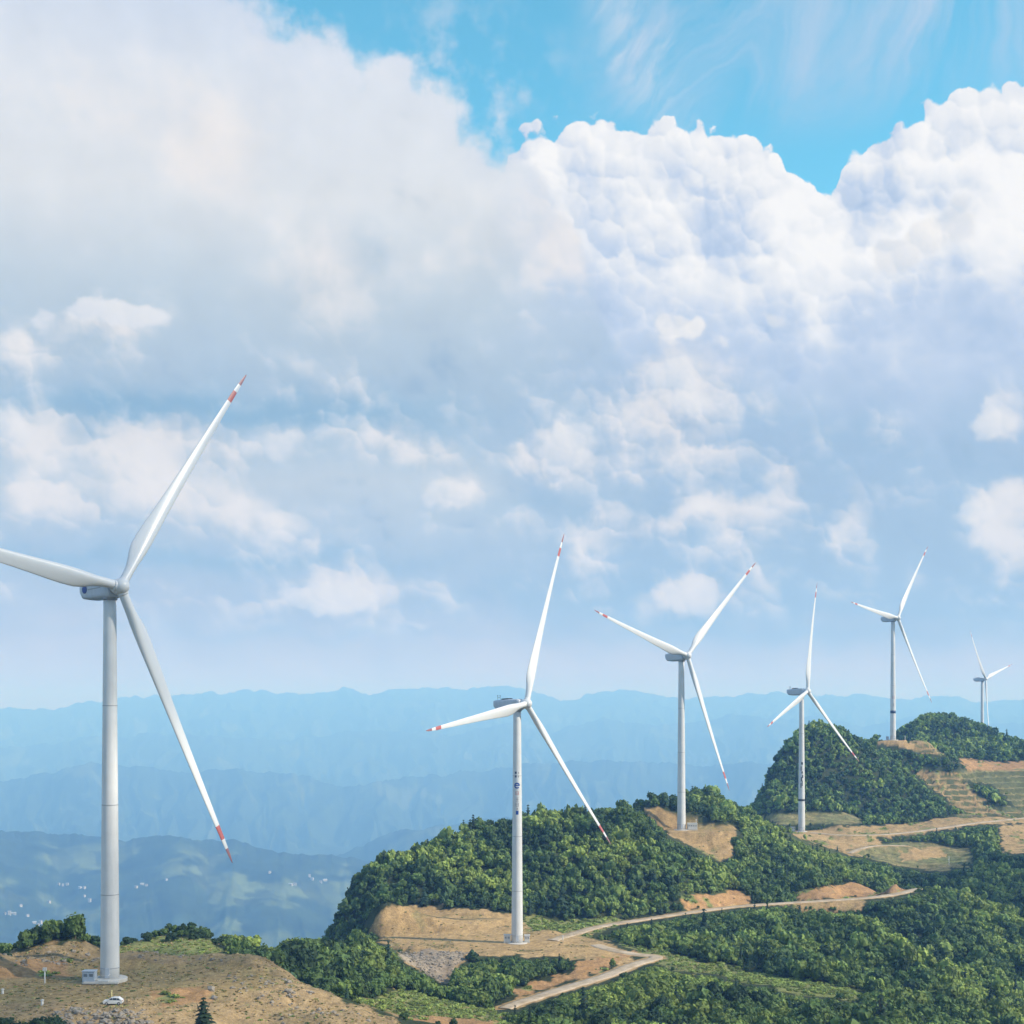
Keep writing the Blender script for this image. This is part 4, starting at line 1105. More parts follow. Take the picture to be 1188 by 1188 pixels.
# ------------------------------------------------------------------ village in the valley
M_WALL = noisy('whitewashed_wall', (.42, .40, .37), 0.8, 0.2, 0.08)
M_ROOF = noisy('grey_tile_roof', (.20, .19, .19), 0.8, 0.4, 0.12)
M_ROOF2 = noisy('pale_metal_roof', (.42, .46, .52), 0.6, 0.3, 0.1)
M_WIN = material('dark_window', (.03, .035, .04), 0.2)
def house_proto(kind):
    lx, ly, lz = ((13, 9, 9.5), (18, 9, 6.5), (10, 9, 12.0))[kind]
    r = empty('farm_house', (0, 0, 0))
    bm = bmesh.new(); bm_box(bm, -lx / 2, lx / 2, -ly / 2, ly / 2, -6, lz); part('wall', bm, M_WALL, r)
    bm = bmesh.new(); o = .7
    a = [bm.verts.new(p) for p in ((-lx/2-o, -ly/2-o, lz + .05), (lx/2+o, -ly/2-o, lz + .05), (lx/2+o, ly/2+o, lz + .05), (-lx/2-o, ly/2+o, lz + .05), (-lx/2-o, 0, lz + 2.3), (lx/2+o, 0, lz + 2.3))]
    for f in ((0, 1, 5, 4), (2, 3, 4, 5), (0, 4, 3), (1, 2, 5), (0, 3, 2, 1)): bm.faces.new([a[k] for k in f])
    part('roof', bm, M_ROOF if kind != 1 else M_ROOF2, r)
    for fl in range(int(lz // 3.1)):
        for k in range(int(lx // 3.5)):
            x = -lx / 2 + 2.0 + k * 3.4; z = .9 + fl * 3.1
            bm = bmesh.new(); bm_box(bm, x - .6, x + .6, -ly / 2 - .06, -ly / 2 + .05, z, z + 1.4); part('window', bm, M_WIN, r)
    return r
def copy_tree(o, parent=None):
    c = o.copy(); COL.objects.link(c)
    if parent is not None: c.parent = parent
    for ch in o.children: copy_tree(ch, c)
    return c
rng = random.Random(7)
HP = [None, None, None]
VILL = [(68,1027,0),(73,1028,2),(78,1027,0),(93,1031,1),(98,1031,0),(98,1041,0),(104,1047,2),(6,1061,0),(11,1062,2),(16,1061,1),(32,1064,0),(40,1072,1),(44,1074,0),(47,1072,2),
        (158,1031,0),(165,1027,1),(170,1028,0),(193,1022,0),(359,1018,2),(362,1021,0),(372,1024,0),(377,1023,1),(337,1027,1),(342,1028,0),(313,1014,0),(24,1052,0),(120,1038,1),(57,1048,0)]
for u, v, k in VILL:
    p = far_hit(u, v)
    if HP[k] is None: o = HP[k] = house_proto(k)
    else: o = copy_tree(HP[k])
    o.location = (p.x, p.y, p.z + .5); o.rotation_euler = (0, 0, R_(rng.uniform(-50, 50)))
    s = rng.uniform(.75, 1.1); o.scale = (s, s, s)
    side = 'left of' if u < 120 else ('just right of' if u < 250 else 'far right of')
    kind_ = ('white grey-roofed house', 'low pale-roofed house', 'tall white house')[k]
    tag(o, f'{kind_}, in the far valley {side} the nearest tower', 'house', f'{kind_}s in the valley {side} the nearest tower')

# ------------------------------------------------------------------ trees
M_LEAF = material('leaves', (.05, .08, .03), 0.7, 0, 0.2)
def _leaf():
    t = M_LEAF.node_tree; w = Nodes(t); b = t.nodes['Principled BSDF']
    n = w.new('ShaderNodeAttribute', attribute_name='tint')
    P = w.new('ShaderNodeTexCoord').outputs['Object']
    f, _ = w.noise(P, 1.1, 3, 0.6)
    h = w.new('ShaderNodeHueSaturation'); w.put(h.inputs['Color'], n.outputs['Color']); w.put(h.inputs['Value'], w.m('MULTIPLY_ADD', w.m('SUBTRACT', f, 0.5), 0.8, 1.0))
    t.links.new(h.outputs[0], b.inputs['Base Color'])
    tr = w.new('ShaderNodeBsdfTranslucent'); t.links.new(h.outputs[0], tr.inputs[0])
    mx = w.new('ShaderNodeMixShader'); mx.inputs[0].default_value = 0.22
    t.links.new(b.outputs[0], mx.inputs[1]); t.links.new(tr.outputs[0], mx.inputs[2])
    t.links.new(mx.outputs[0], t.nodes['Material Output'].inputs[0])
_leaf()
M_BARK = noisy('bark', (.11, .085, .06), 0.9, 3, 0.2)

def ico(sub):
    bm = bmesh.new(); bmesh.ops.create_icosphere(bm, subdivisions=sub, radius=1.0)
    v = np.array([x.co[:] for x in bm.verts]); f = np.array([[q.index for q in p.verts] for p in bm.faces]); bm.free(); return v, f
ICO1, ICO2 = ico(1), ico(2)

def crown_arrays(rs, kind, lobes, nleaf, leaf, body):
    """crown of unit radius, base at z=0: lumpy leaf masses, each a rough body set about with leaf clumps -> verts, tris, quads, per-vert shade"""
    V = []; T = []; Q = []; S = []; nv = 0
    r = np.random.default_rng(rs)
    L = []
    if kind == 'conifer':
        # tiers of drooping boughs round a leader
        n = 9; cv = [(0, 0, 3.0)]; cf = []
        for q in range(4):
            z = 2.2 - q * .62; rr = .16 + .15 * q
            for k in range(n): cv.append((math.cos(6.283 * k / n) * rr * r.uniform(.75, 1.2), math.sin(6.283 * k / n) * rr * r.uniform(.75, 1.2), z + r.uniform(-.08, .08)))
        for k in range(n): cf.append((0, 1 + k, 1 + (k + 1) % n))
        for q in range(3):
            for k in range(n):
                a, b, c, d = 1 + q * n + k, 1 + q * n + (k + 1) % n, 1 + (q + 1) * n + k, 1 + (q + 1) * n + (k + 1) % n
                cf += [(a, c, d), (a, d, b)]
        V.append(np.array(cv)); T.append(np.array(cf)); nv = len(cv); S.append(r.uniform(.8, 1.15, nv))
        m = nleaf * lobes; t = r.uniform(0, 1, m) ** 1.4; tier = np.round(t * 8) / 8 + r.normal(0, .012, m)
        rr = (.10 + .72 * tier) * r.uniform(.55, 1.05, m); a = r.uniform(0, 6.283, m)
        p = np.stack([np.cos(a) * rr, np.sin(a) * rr, 2.95 - 2.6 * tier - .25 * rr], 1)
        o = np.stack([np.cos(a), np.sin(a), np.full(m, -.35)], 1); sd = np.stack([-np.sin(a), np.cos(a), r.uniform(-.3, .3, m)], 1)
        s = leaf * r.uniform(.7, 1.3, m) * (.55 + .6 * tier)
        c = np.stack([p - sd * s[:, None] - o * s[:, None] * .6, p + sd * s[:, None] - o * s[:, None] * .6, p + sd * (s * .45)[:, None] + o * (s * 1.3)[:, None], p - sd * (s * .45)[:, None] + o * (s * 1.3)[:, None]], 1).reshape(-1, 3)
        V.append(c); Q.append(np.arange(m * 4).reshape(m, 4) + nv); S.append(np.repeat(r.uniform(.7, 1.3, m), 4))
        return np.concatenate(V), np.concatenate(T), np.concatenate(Q), np.concatenate(S)
    elif kind == 'bush':
        for k in range(lobes):
            a = r.uniform(0, 6.28); q = math.sqrt(r.uniform(0, 1)) * .75
            L.append((math.cos(a) * q, math.sin(a) * q, .30 + r.uniform(-.05, .2), r.uniform(.40, .62), .75))
    else:
        L.append((0, 0, 1.15, .72, .95))
        for k in range(lobes - 1):
            a = 6.28 * k / (lobes - 1) + r.uniform(-.5, .5); q = r.uniform(.38, .70)
            L.append((math.cos(a) * q, math.sin(a) * q, r.uniform(.55, 1.55), r.uniform(.38, .62), .85))
    for (x, y, z, R, sq) in L:
        bv, bf = body
        d = 1 + 0.30 * r.standard_normal(len(bv)) * .7
        vv = bv * (R * .84 * d)[:, None]; vv[:, 2] *= sq
        V.append(vv + (x, y, z)); T.append(bf + nv); nv += len(bv); S.append(r.uniform(.78, 1.18, len(bv)))
        n = nleaf
        dr = r.standard_normal((n, 3)); dr[:, 2] = np.where(dr[:, 2] < 0, dr[:, 2] * .5, dr[:, 2]); dr /= np.linalg.norm(dr, axis=1)[:, None]
        p = dr * (R * r.uniform(.80, 1.10, n))[:, None]; p[:, 2] *= sq; p = p + (x, y, z)
        nn = dr + r.standard_normal((n, 3)) * .45 + (0, 0, .25); nn /= np.linalg.norm(nn, axis=1)[:, None]
        tt = np.cross(nn, r.standard_normal((n, 3))); tt /= np.linalg.norm(tt, axis=1)[:, None]; bb = np.cross(nn, tt)
        s = leaf * r.uniform(.6, 1.35, n)
        cs = []
        for (a, b) in ((-1, -.5), (.2, -1), (1, .4), (-.3, 1)):
            cs.append(p + tt * (s * a * r.uniform(.7, 1.2, n))[:, None] + bb * (s * b * r.uniform(.7, 1.2, n))[:, None] - nn * (s * .15)[:, None])
        c = np.stack(cs, 1).reshape(-1, 3); V.append(c)
        Q.append(np.arange(n * 4).reshape(n, 4) + nv); nv += n * 4
        S.append(np.repeat(r.uniform(.70, 1.35, n), 4))
    return np.concatenate(V), np.concatenate(T), np.concatenate(Q), np.concatenate(S)

def trunk_mesh(rs, hcrown):
    """tapered trunk with a few limbs reaching into the crown (unit crown radius)"""
    r = random.Random(rs); bm = bmesh.new()
    def limb(a, b, r0, r1, n=6):
        a = Vector(a); b = Vector(b); d = (b - a).normalized(); s = d.cross(Vector((.3, .9, .2))).normalized(); u = d.cross(s)
        R0 = [bm.verts.new(a + (s * math.cos(6.283 * k / n) + u * math.sin(6.283 * k / n)) * r0) for k in range(n)]
        R1 = [bm.verts.new(b + (s * math.cos(6.283 * k / n) + u * math.sin(6.283 * k / n)) * r1) for k in range(n)]
        for k in range(n): bm.faces.new((R0[k], R0[(k + 1) % n], R1[(k + 1) % n], R1[k]))
        bm.faces.new(R1)
    top = hcrown
    limb((0, 0, -.35), (r.uniform(-.05, .05), r.uniform(-.05, .05), top * .55), .10, .07)
    limb((0, 0, top * .5), (r.uniform(-.1, .1), r.uniform(-.1, .1), top), .07, .03)
    for k in range(4):
        a = 1.57 * k + r.uniform(-.5, .5)
        limb((0, 0, top * r.uniform(.3, .6)), (math.cos(a) * .5, math.sin(a) * .5, top * r.uniform(.8, 1.0)), .045, .02, 5)
    return bm_mesh('trunk', bm)

# ---- which spots the photograph shows
us = np.arange(-160, 1350, 2.0); dd = np.arange(205, 1500, 2.0)
RU, RD = np.meshgrid(us, dd)
RX = (RU - U0) / FPX * RD
RZ = ground(RX, RD)
SL = np.maximum.accumulate(RZ / RD, axis=0)
def shown(x, y, ztop):
    u = U0 + FPX * x / y; s = ztop / y
    i = np.clip(((u - us[0]) / 2.0).astype(int), 0, len(us) - 1)
    j = np.clip(((y - 205) / 2.0).astype(int) - 1, 0, len(dd) - 1)
    v = VH - FPX * s
    return (u > -150) & (u < 1340) & (v < 1240) & (s > SL[j, i] - 0.007)
nrng = np.random.default_rng(12)
def scatter(x0, x1, y0, y1, sp):
    X, Y = np.meshgrid(np.arange(x0, x1, sp), np.arange(y0, y1, sp))
    X = X + nrng.uniform(-.48, .48, X.shape) * sp; Y = Y + nrng.uniform(-.48, .48, Y.shape) * sp
    return X.ravel(), Y.ravel()
ci = cover
def cover_at(x, y):
    i = np.clip(np.searchsorted(GX, x) - 1, 0, len(GX) - 1); j = np.clip(np.searchsorted(GY, y) - 1, 0, len(GY) - 1)
    return ci[j, i], roadmask[j, i]
XS = []
for (y0, y1, sp) in ((225, 420, 2.1), (420, 720, 2.25), (720, 1160, 2.7)):
    x, y = scatter(-150, 560, y0, y1, sp); XS.append((x, y))
tx_ = np.concatenate([a for a, b in XS]); ty_ = np.concatenate([b for a, b in XS])
cv, rm = cover_at(tx_, ty_)
zg = ground(tx_, ty_)
lowf = fbm(tx_ / 30, ty_ / 30, 3, 300); midf = fbm(tx_ / 9, ty_ / 9, 2, 310); rnd = nrng.uniform(0, 1, tx_.shape)
wood = (cv == WOOD) & (rm < .15)
light = (cv == LIGHT) & (rm < .1)
fieldb = (cv == FIELD) & (rm < .1) & (rnd < .2)
bare = np.isin(cv, (SOIL, GRASS, SAND, ORANGE)) & (rm < .05) & (rnd < .09) & (midf > -.1)
lwood = (cv == LWOOD) & (rm < .15)
wood = wood | lwood
keepout = np.zeros(tx_.shape, bool)
for (px, py, pz), rad_ in ((T1G, 13), (T2G, 9), (T3G, 11), (T4G, 9), (T5G, 8)):
    keepout |= np.hypot(tx_ - px, ty_ - py) < rad_
size = np.where(wood, .95 + 1.45 * rnd ** 1.7 + .55 * midf + .35 * lowf, 0)
size = np.where(wood & (nrng.uniform(0, 1, tx_.shape) < .10), size * 1.45, size)
size = np.where(light, .75 + .55 * rnd + .5 * midf, size)
size = np.where(fieldb | bare, .45 + .5 * rnd, size)
tall = np.where(wood, .95 + .5 * nrng.uniform(0, 1, tx_.shape), .75)
gap = wood & (midf + .4 * lowf < -.42)
size = np.where(gap, .9 + .3 * rnd, size); size = np.where((ty_ > 322) & (ty_ < 400) & (tx_ / ty_ < -.165), size * .55, size); isbush = light | fieldb | bare | gap
conif = wood & ~gap & (nrng.uniform(0, 1, tx_.shape) < .022)
ok = (size > .3) & ~keepout
# nothing tall stands in front of the open strips (roads, pads, cut banks, fields): the verges are kept low
NU, NV = 1300, 420
openmap = np.zeros((NV, NU))
vis = (np.isin(cover, (SAND, ORANGE, RUBBLE, FIELD, SOIL, GRASS, LIGHT)) | ((roadmask > .4) & ~((PU > 775) & (PU < 905) & (gy > 500) & (gy < 600)) & ~((PU > 1030) & (gy > 560) & (gy < 650)))) & (gy > 225) & (PU > -40) & (PU < 1250) & (PV > 800) & (PV < 1210)
iu = (PU[vis] + 45).astype(int); iv = (PV[vis] - 795).astype(int); dq = gy[vis]
for du in (-1, 0, 1):
    for dv in (-1, 0, 1):
        np.maximum.at(openmap, (np.clip(iv + dv, 0, NV - 1), np.clip(iu + du, 0, NU - 1)), dq)
hgt = np.where(isbush, .95, 2.0) * size * tall
vb = VH - FPX * zg / ty_; vt = VH - FPX * (zg + hgt) / ty_; uc = U0 + FPX * tx_ / ty_
allow = np.ones(tx_.shape)
for dx_ in (-.7, 0, .7):
    ui = np.clip((uc + dx_ * size * FPX / ty_ + 45).astype(int), 0, NU - 1)
    for kf in np.linspace(1.0, 0.12, 9):
        vv_ = np.clip((vb + (vt - vb) * kf - 795).astype(int), 0, NV - 1)
        hit = (openmap[vv_, ui] > ty_ + 2.0) & (vb + (vt - vb) * kf > 800)
        allow = np.where(hit, np.minimum(allow, kf - .11), allow)
allow = np.where(light | ((fieldb | bare) & (nrng.uniform(0, 1, tx_.shape) < .75)), 1.0, allow)
loose = nrng.uniform(0, 1, tx_.shape) < .02
allow = np.where(loose, np.maximum(allow, .55), allow)
size = size * np.where(allow < 1, np.clip(allow * 1.05, 0, 1), 1)
ok &= (allow > .22) & (size > .3)
ok &= shown(tx_, ty_, zg + np.where(isbush, 1.0, 2.6) * size * tall)
tx_, ty_, zg, size, tall, isbush, conif, lowf, midf, rnd, light_, lwood_ = [a[ok] for a in (tx_, ty_, zg, size, tall, isbush, conif, lowf, midf, rnd, light, lwood)]
N = len(tx_)
# leaf colours: dark blue-green through mid green to yellow-green
tmix = np.clip(.42 + .85 * lowf + .35 * midf + .5 * (nrng.uniform(0, 1, N) - .5), 0, 1)
tmix = np.where(lwood_, np.clip(tmix + .65, 0, 1), tmix)  # paler leaves; along the spur crests sunlight is painted into this tint
DK, MD, LT = np.array((.034, .066, .028)), np.array((.095, .150, .040)), np.array((.205, .262, .058))
tint = np.where(tmix[:, None] < .5, DK + (MD - DK) * (tmix[:, None] * 2), MD + (LT - MD) * (tmix[:, None] * 2 - 1))
tint = np.where(light_[:, None], np.array((.185, .230, .058)) * (.75 + .5 * rnd[:, None]), tint)
tint = np.where(conif[:, None], np.array((.034, .064, .038)), tint)
tint *= nrng.uniform(.80, 1.45, N)[:, None] * (1 + .22 * sstep(ty_, 620, 800))[:, None]  # far woods: leaf colour lightened with distance, haze put into the tint
yaw_ = nrng.uniform(0, 6.283, N)

def place(V, x, y, z, s, t, a):
    c, n = np.cos(a), np.sin(a)
    P = np.empty((len(x), len(V), 3))
    P[:, :, 0] = (V[None, :, 0] * c[:, None] - V[None, :, 1] * n[:, None]) * s[:, None] + x[:, None]
    P[:, :, 1] = (V[None, :, 0] * n[:, None] + V[None, :, 1] * c[:, None]) * s[:, None] + y[:, None]
    P[:, :, 2] = V[None, :, 2] * (s * t)[:, None] + z[:, None]
    return P
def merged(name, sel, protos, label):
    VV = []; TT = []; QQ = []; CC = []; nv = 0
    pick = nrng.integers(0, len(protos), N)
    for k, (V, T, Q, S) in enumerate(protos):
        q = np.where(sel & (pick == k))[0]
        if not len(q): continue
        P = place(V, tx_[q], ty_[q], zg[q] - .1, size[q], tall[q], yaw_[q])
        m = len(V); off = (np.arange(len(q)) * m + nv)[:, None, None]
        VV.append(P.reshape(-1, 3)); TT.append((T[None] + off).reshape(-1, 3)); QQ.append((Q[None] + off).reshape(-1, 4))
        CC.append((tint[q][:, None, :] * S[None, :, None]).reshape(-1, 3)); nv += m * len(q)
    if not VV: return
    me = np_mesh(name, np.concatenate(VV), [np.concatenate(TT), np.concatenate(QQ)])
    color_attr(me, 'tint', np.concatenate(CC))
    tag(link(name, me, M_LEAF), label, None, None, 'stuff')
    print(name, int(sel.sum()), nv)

near = ty_ < 430; mid = (ty_ >= 430) & (ty_ < 720); far = ty_ >= 720
# the trees nearest in view become trees of their own; the rest is one wood
cand = np.where(~isbush & (ty_ < 470))[0]
vtop = VH - FPX * (zg[cand] + 1.6 * size[cand] * tall[cand]) / ty_[cand]
cand = cand[vtop < 1183]
order = cand[np.argsort(-(size[cand] / ty_[cand]))][:262]
single = np.zeros(N, bool); single[order] = True
print('trees', N, 'single', single.sum(), 'bush', isbush.sum())

BROAD = [crown_arrays(900 + k, 'broad', 7, 60, .17, ICO1) for k in range(5)]
CONE = [crown_arrays(950 + k, 'conifer', 9, 34, .17, ICO1) for k in range(2)]
def crown_mesh(arr, tintc):
    V, T, Q, S = arr
    me = np_mesh('crown', V, [T, Q]); color_attr(me, 'tint', S[:, None] * np.array(tintc)); me.materials.append(M_LEAF); return me
PAL = [(.036, .066, .028), (.088, .142, .040), (.155, .206, .050)]
CROWNS = {('broad', k, c): crown_mesh(BROAD[k], PAL[c]) for k in range(5) for c in range(3)}
for k in range(2): CROWNS[('conifer', k, 0)] = crown_mesh(CONE[k], (.034, .062, .036))
TRUNKS = {'broad': [trunk_mesh(k, 1.3) for k in range(3)], 'conifer': [trunk_mesh(9, 2.6)]}
for L in TRUNKS.values():
    for m_ in L: m_.materials.append(M_BARK)
def tree(x, y, z, s, t, a, kind, ck, cc, label, group, name=None, cat='tree'):
    r = empty(name or ('conifer_tree' if kind == 'conifer' else 'broadleaf_tree'), (x, y, z), a); r.scale = (s, s, s * t)
    tag(r, label, cat, group)
    link('trunk', TRUNKS[kind][(ck) % len(TRUNKS[kind])], None, r)
    link('crown', CROWNS[(kind, ck, cc)], None, r)
    return r
def zone(x, y):
    u = U0 + FPX * x / y
    if u < 330: return ('leafy green tree in the wood behind the nearest bare knoll', 'trees behind the nearest bare knoll')
    if u < 590: return ('leafy green tree in the wood between the knoll and the tan turbine pad', 'trees between the knoll and the tan pad')
    if u < 770 and y > 395: return ('leafy green tree in the thicket beside the lower road', 'trees beside the lower road')
    return ('leafy green tree on the wooded slope below the lower road', 'trees below the lower road')
for i in order:
    lab, grp = zone(tx_[i], ty_[i])
    if conif[i]: tree(tx_[i], ty_[i], zg[i] - .1, size[i], tall[i], yaw_[i], 'conifer', int(rnd[i] * 2) % 2, 0, lab.replace('leafy green', 'dark pointed'), grp.replace('trees', 'pointed trees'))
    else: tree(tx_[i], ty_[i], zg[i] - .1, size[i], tall[i], yaw_[i], 'broad', int(rnd[i] * 97) % 5, 0 if tmix[i] < .36 else (1 if tmix[i] < .66 else 2), lab, grp)
B2 = [crown_arrays(700 + k, 'broad', 6, 30, .20, ICO1) for k in range(7)]
B3 = [crown_arrays(740 + k, 'broad', 5, 14, .26, ICO1) for k in range(7)]
B4 = [crown_arrays(780 + k, 'broad', 4, 8, .34, ICO1) for k in range(6)]
C2 = [crown_arrays(800 + k, 'conifer', 6, 12, .24, ICO1) for k in range(3)]
U2 = [crown_arrays(820 + k, 'bush', 5, 16, .20, ICO1) for k in range(6)]
U3 = [crown_arrays(840 + k, 'bush', 3, 8, .28, ICO1) for k in range(5)]
wd = ~isbush & ~single & ~conif
merged('woodland', wd & near, B2, 'green broadleaf wood filling the gully behind the knoll and below the lower road')
merged('woodland', wd & mid, B3, 'green wood covering the hill behind the second turbine and the near spurs')
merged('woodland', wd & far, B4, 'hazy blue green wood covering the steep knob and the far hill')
merged('pine_wood', ~isbush & ~single & conif, C2, 'dark pointed conifers scattered through the woods')
merged('undergrowth', isbush & (ty_ < 560), U2, 'low yellow green bushes on the near slopes and road banks')
merged('undergrowth', isbush & (ty_ >= 560), U3, 'low green bushes on the far fields and slopes')

# hand-placed trees the photograph shows singly: (u, v of the foot, distance, crown radius, stretch, kind, label)
def plant(u, v, d, s, t, kind, cc, lab, grp=None, name=None, cat='tree'):
    x, y, z = at(u, v, d); z = min(z, float(ground(x, y)) + .2)
    tree(x, y, z, s, t, rng.uniform(0, 6.28), kind, rng.randrange(2 if kind == 'conifer' else 5), cc, lab, grp, name, cat)
plant(236, 1197, 246, 2.5, .80, 'conifer', 0, 'dark conifer alone at the bottom edge, right of the white car')
for u, v, s in ((203,1205,1.2),(222,1206,.9),(262,1206,1.0)):
    plant(u, v, 245, s, .8, 'broad', 0, 'low dark bush at the bottom edge beside the lone conifer', 'low bushes beside the lone conifer', 'shrub', 'shrub')
for u, v, s in ((1066,1040,1.9),(1074,1038,2.2),(1082,1036,2.0)):
    plant(u, v, 598, s, 1.0, 'broad', 1, 'green tree where the upper road ends at the wooded spur', 'trees where the upper road ends')
plant(8, 1119, 303, 1.4, 1.1, 'broad', 0, 'dark small tree at the far left edge of the knoll')
for k, (u, v, s) in enumerate([(22,1112,1.5),(31,1111,1.9),(40,1111,2.2),(49,1111,2.4),(57,1111,2.6),(66,1112,2.7),(75,1112,2.6),(84,1112,2.3),(100,1112,2.2),(109,1112,2.2),(118,1112,2.1),(36,1113,1.8),(70,1113,2.3)]):
    plant(u, v, 336 + (k % 3) * 6, s, 1.05 + .15 * (k % 2), 'broad', 0, 'dark tree in the skyline clump behind the bare mound left of the nearest tower', 'dark trees behind the bare mound')
for k in range(22):
    u = 146 + k * 8.8 + rng.uniform(-2, 2); px_, py_, _ = at(u, 1100, 352 + 10 * (k % 3))
    tree(px_, py_, float(ground(px_, py_)) - .15, rng.uniform(1.2, 1.75), .85, rng.uniform(0, 6.28), 'broad', k % 5, 0, 'low dark tree in the line along the rim right of the nearest tower', 'low trees along the rim right of the nearest tower')
plant(92, 1112, 338, 1.9, 1.05, 'conifer', 0, 'dark pointed tree standing tallest in the clump behind the bare mound')
for k, (u, v, s) in enumerate([(-6,1203,2.0),(8,1204,2.0),(22,1203,1.5),(36,1204,1.7),(48,1203,2.0),(60,1203,2.1),(72,1204,1.8)]):
    plant(u, v, 243 + 2 * (k % 2), s, .95, 'broad', 0, 'dark bush at the bottom left corner below the knoll', 'dark bushes in the bottom left corner', 'shrub', 'shrub')

# ------------------------------------------------------------------ stones
M_ROCK = noisy('pale_limestone', (.27, .235, .19), 0.9, 1.4, 0.25, bump=0.05, bscale=5, second=(.19, .16, .12))
def rock_arr(rs):
    r = np.random.default_rng(rs); v, f = ICO1 if rs % 2 else ICO2
    v = v * (1 + .22 * r.standard_normal(len(v)))[:, None] * np.array((1, r.uniform(.6, 1), r.uniform(.45, .8)))
    return v, f
ROCKS = [rock_arr(k) for k in range(8)]
def rubble(name, poly, d0, d1, n, s0, s1, label):
    got = 0; VV = []; FF = []; nv = 0; tries = 0
    us_ = [p[0] for p in poly]; xa = (min(us_) - U0) / FPX; xb = (max(us_) - U0) / FPX
    D = nrng.uniform(d0, d1, n * 30); X = nrng.uniform(xa, xb, n * 30) * D
    Z = ground(X, D); u = U0 + FPX * X / D; v = VH - FPX * Z / D
    m = in_poly(u, v, poly); X, D, Z = X[m][:n], D[m][:n], Z[m][:n]
    for x, y, z in zip(X, D, Z):
        V, T = ROCKS[nrng.integers(0, 8)]
        s = s0 + (s1 - s0) * nrng.uniform(0, 1) ** 3
        a = nrng.uniform(0, 6.28); c, q = math.cos(a), math.sin(a)
        W = np.stack([V[:, 0] * c - V[:, 1] * q, V[:, 0] * q + V[:, 1] * c, V[:, 2]], 1) * s + (x, y, z + s * .1)
        VV.append(W); FF.append(T + nv); nv += len(V)
    if VV: tag(link(name, np_mesh(name, np.concatenate(VV), np.concatenate(FF)), M_ROCK), label, None, None, 'stuff')
rubble('rubble', [(60,1170),(112,1172),(170,1172),(180,1205),(70,1205)], 236, 264, 520, .12, .85, 'grey rubble along the foot of the knoll below the white car')
rubble('rubble', [(262,1128),(330,1136),(400,1168),(440,1185),(330,1195),(270,1150)], 250, 312, 230, .12, .62, 'loose stones strewn down the right flank of the knoll')
rubble('rubble', [(464,1104),(545,1104),(530,1120),(515,1140),(488,1128)], 400, 450, 600, .2, .65, 'scree of pale stones below the tan turbine pad')
rubble('rubble', [(0,1098),(150,1098),(260,1112),(260,1122),(150,1118),(0,1125)], 285, 325, 260, .15, .7, 'stones along the back rim of the knoll')
def boulder(u, v, s, label):
    p = near_hit(u, v); k = rng.randrange(8); V, T = ROCKS[k]
    o = link('boulder', np_mesh('boulder', V * s, T), M_ROCK); o.location = (p.x, p.y, p.z + s * .15); o.rotation_euler = (0, 0, rng.uniform(0, 6.28))
    tag(o, label, 'boulder')
boulder(246, 1150, 1.25, 'large upright boulder on the knoll above the lone conifer')
boulder(248, 1160, 1.0, 'rounded boulder just below the upright one, above the lone conifer')
boulder(335, 1152, .95, 'pale boulder on the stony right flank of the knoll')
boulder(122, 1187, 1.1, 'light grey boulder in the rubble below the white car')
boulder(28, 1118, 1.1, 'pale boulder on the reddish soil near the left edge of the knoll')

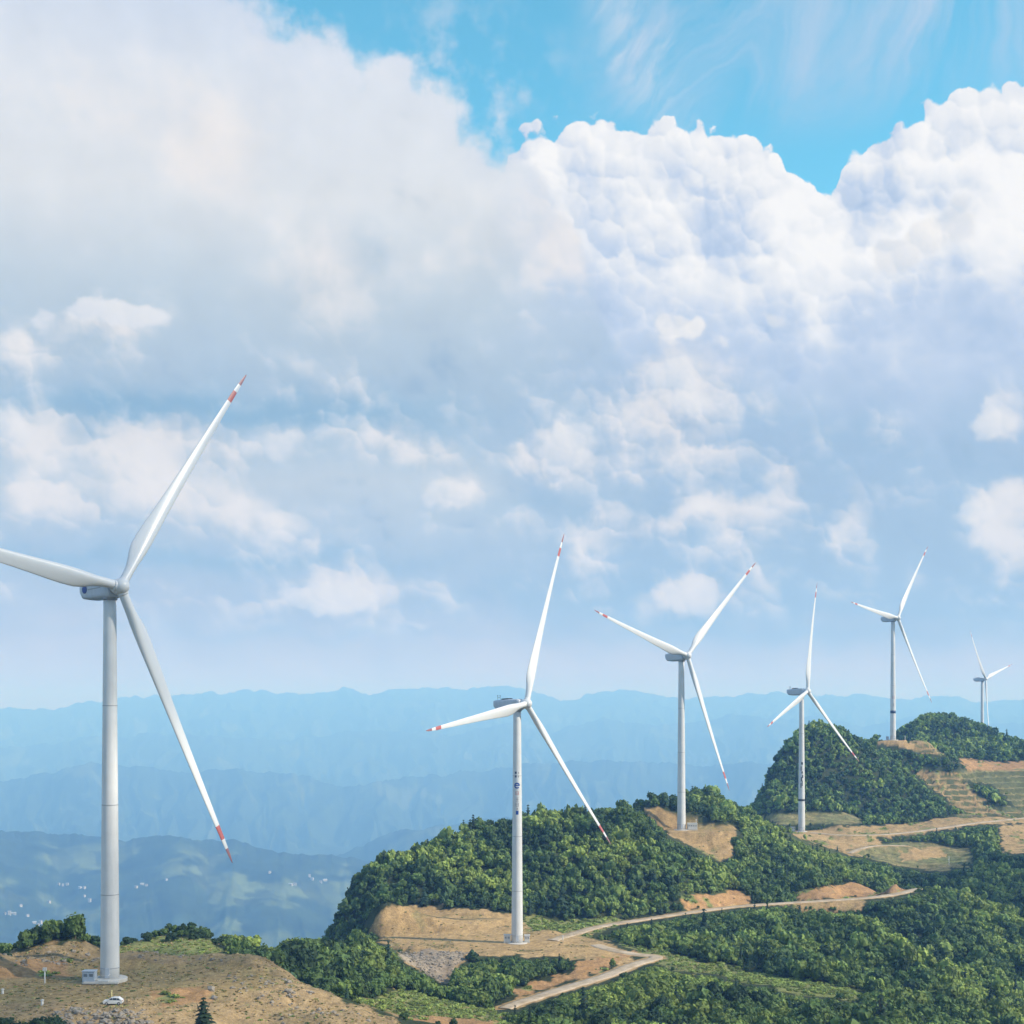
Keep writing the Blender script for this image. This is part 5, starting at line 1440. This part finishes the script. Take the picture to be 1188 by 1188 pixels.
# ------------------------------------------------------------------ rough grass on the knoll and the pads
def tufts():
    n = 9000
    X = nrng.uniform(-135, 60, n * 4); Y = nrng.uniform(235, 500, n * 4); c, rmv = cover_at(X, Y)
    m = (np.isin(c, (GRASS, SOIL)) | ((c == SAND) & (nrng.uniform(0, 1, n * 4) < .05)) | (c == LIGHT)) & (fbm(X / 6, Y / 6, 3, 500) > -.12) & (rmv < .1)
    X, Y = X[m][:n], Y[m][:n]; n = len(X); Z = ground(X, Y)
    V = []; C = []
    gr = np.array([(.36, .28, .12), (.44, .33, .17), (.22, .24, .09), (.30, .24, .12)])[nrng.integers(0, 4, n)] * nrng.uniform(.7, 1.25, n)[:, None]
    for k in range(3):
        a = nrng.uniform(0, 3.14, n); s = nrng.uniform(.12, .34, n); h = nrng.uniform(.06, .24, n)
        dx, dy = np.cos(a) * s, np.sin(a) * s; lx, ly = nrng.normal(0, .12, n), nrng.normal(0, .12, n)
        q = np.stack([np.stack([X - dx, Y - dy, Z - .05], 1), np.stack([X + dx, Y + dy, Z - .05], 1), np.stack([X + dx * 1.2 + lx, Y + dy * 1.2 + ly, Z + h], 1), np.stack([X - dx * 1.1 + lx, Y - dy * 1.1 + ly, Z + h * .8], 1)], 1)
        V.append(q.reshape(-1, 3)); C.append(np.repeat(gr, 4, axis=0))
    V = np.concatenate(V); me = np_mesh('dry_grass', V, np.arange(len(V)).reshape(-1, 4)); color_attr(me, 'tint', np.concatenate(C))
    tag(link('dry_grass', me, M_LEAF), 'tufts of dry grass and weeds on the bare knoll and turbine pads', None, None, 'stuff')
tufts()

# ------------------------------------------------------------------ unseen clouds added right of the view to shade the knoll and right spur
M_SHADE_CLOUD = material('shade_cloud_white', (.86, .87, .89), 1.0, 0, 0.0)
def _cloud():                                # thin cloud: part of the sunlight comes through
    t = M_SHADE_CLOUD.node_tree; b = t.nodes['Principled BSDF']; tr = t.nodes.new('ShaderNodeBsdfTransparent'); mx = t.nodes.new('ShaderNodeMixShader')
    mx.inputs[0].default_value = 0.35
    t.links.new(tr.outputs[0], mx.inputs[1]); t.links.new(b.outputs[0], mx.inputs[2]); t.links.new(mx.outputs[0], t.nodes['Material Output'].inputs[0])
_cloud()
def cloud(target, alt, rx, ry, rs, label):
    t = (alt - target.z) / SUNV.z; c = target + SUNV * t
    bm = bmesh.new(); r = random.Random(rs)
    for k in range(46):
        a = r.uniform(0, 6.28); q = math.sqrt(r.random())
        R = r.uniform(.20, .38) * min(rx, ry) * (1.15 - .5 * q)
        m = bmesh.ops.create_icosphere(bm, subdivisions=3, radius=R)
        o = Vector((math.cos(a) * q * rx * .85, math.sin(a) * q * ry * .85, r.uniform(0, .5) * R))
        for v in m['verts']:
            n = v.co.normalized(); v.co += n * R * .16 * float(perlin(n.x * 2.3 + k * 3.1 + n.z, n.y * 2.3 + n.z * 1.7, 400))
            v.co.z *= .55 if v.co.z < 0 else .9
            v.co += o
    o = link('cloud', bm_mesh('cloud', bm, True), M_SHADE_CLOUD); o.location = c
    md = o.modifiers.new('merge', 'REMESH'); md.mode = 'VOXEL'; md.voxel_size = min(rx, ry) / 22; md.use_smooth_shade = True
    tag(o, label, 'cloud')

cloud(Vector((-185, 292, -54)), 760, 165, 78, 3, 'unseen white cloud added off to the right to shade the nearest knoll')
cloud(Vector((240, 650, -75)), 800, 48, 72, 5, 'small unseen cloud added off to the right to shade the right hand spur')
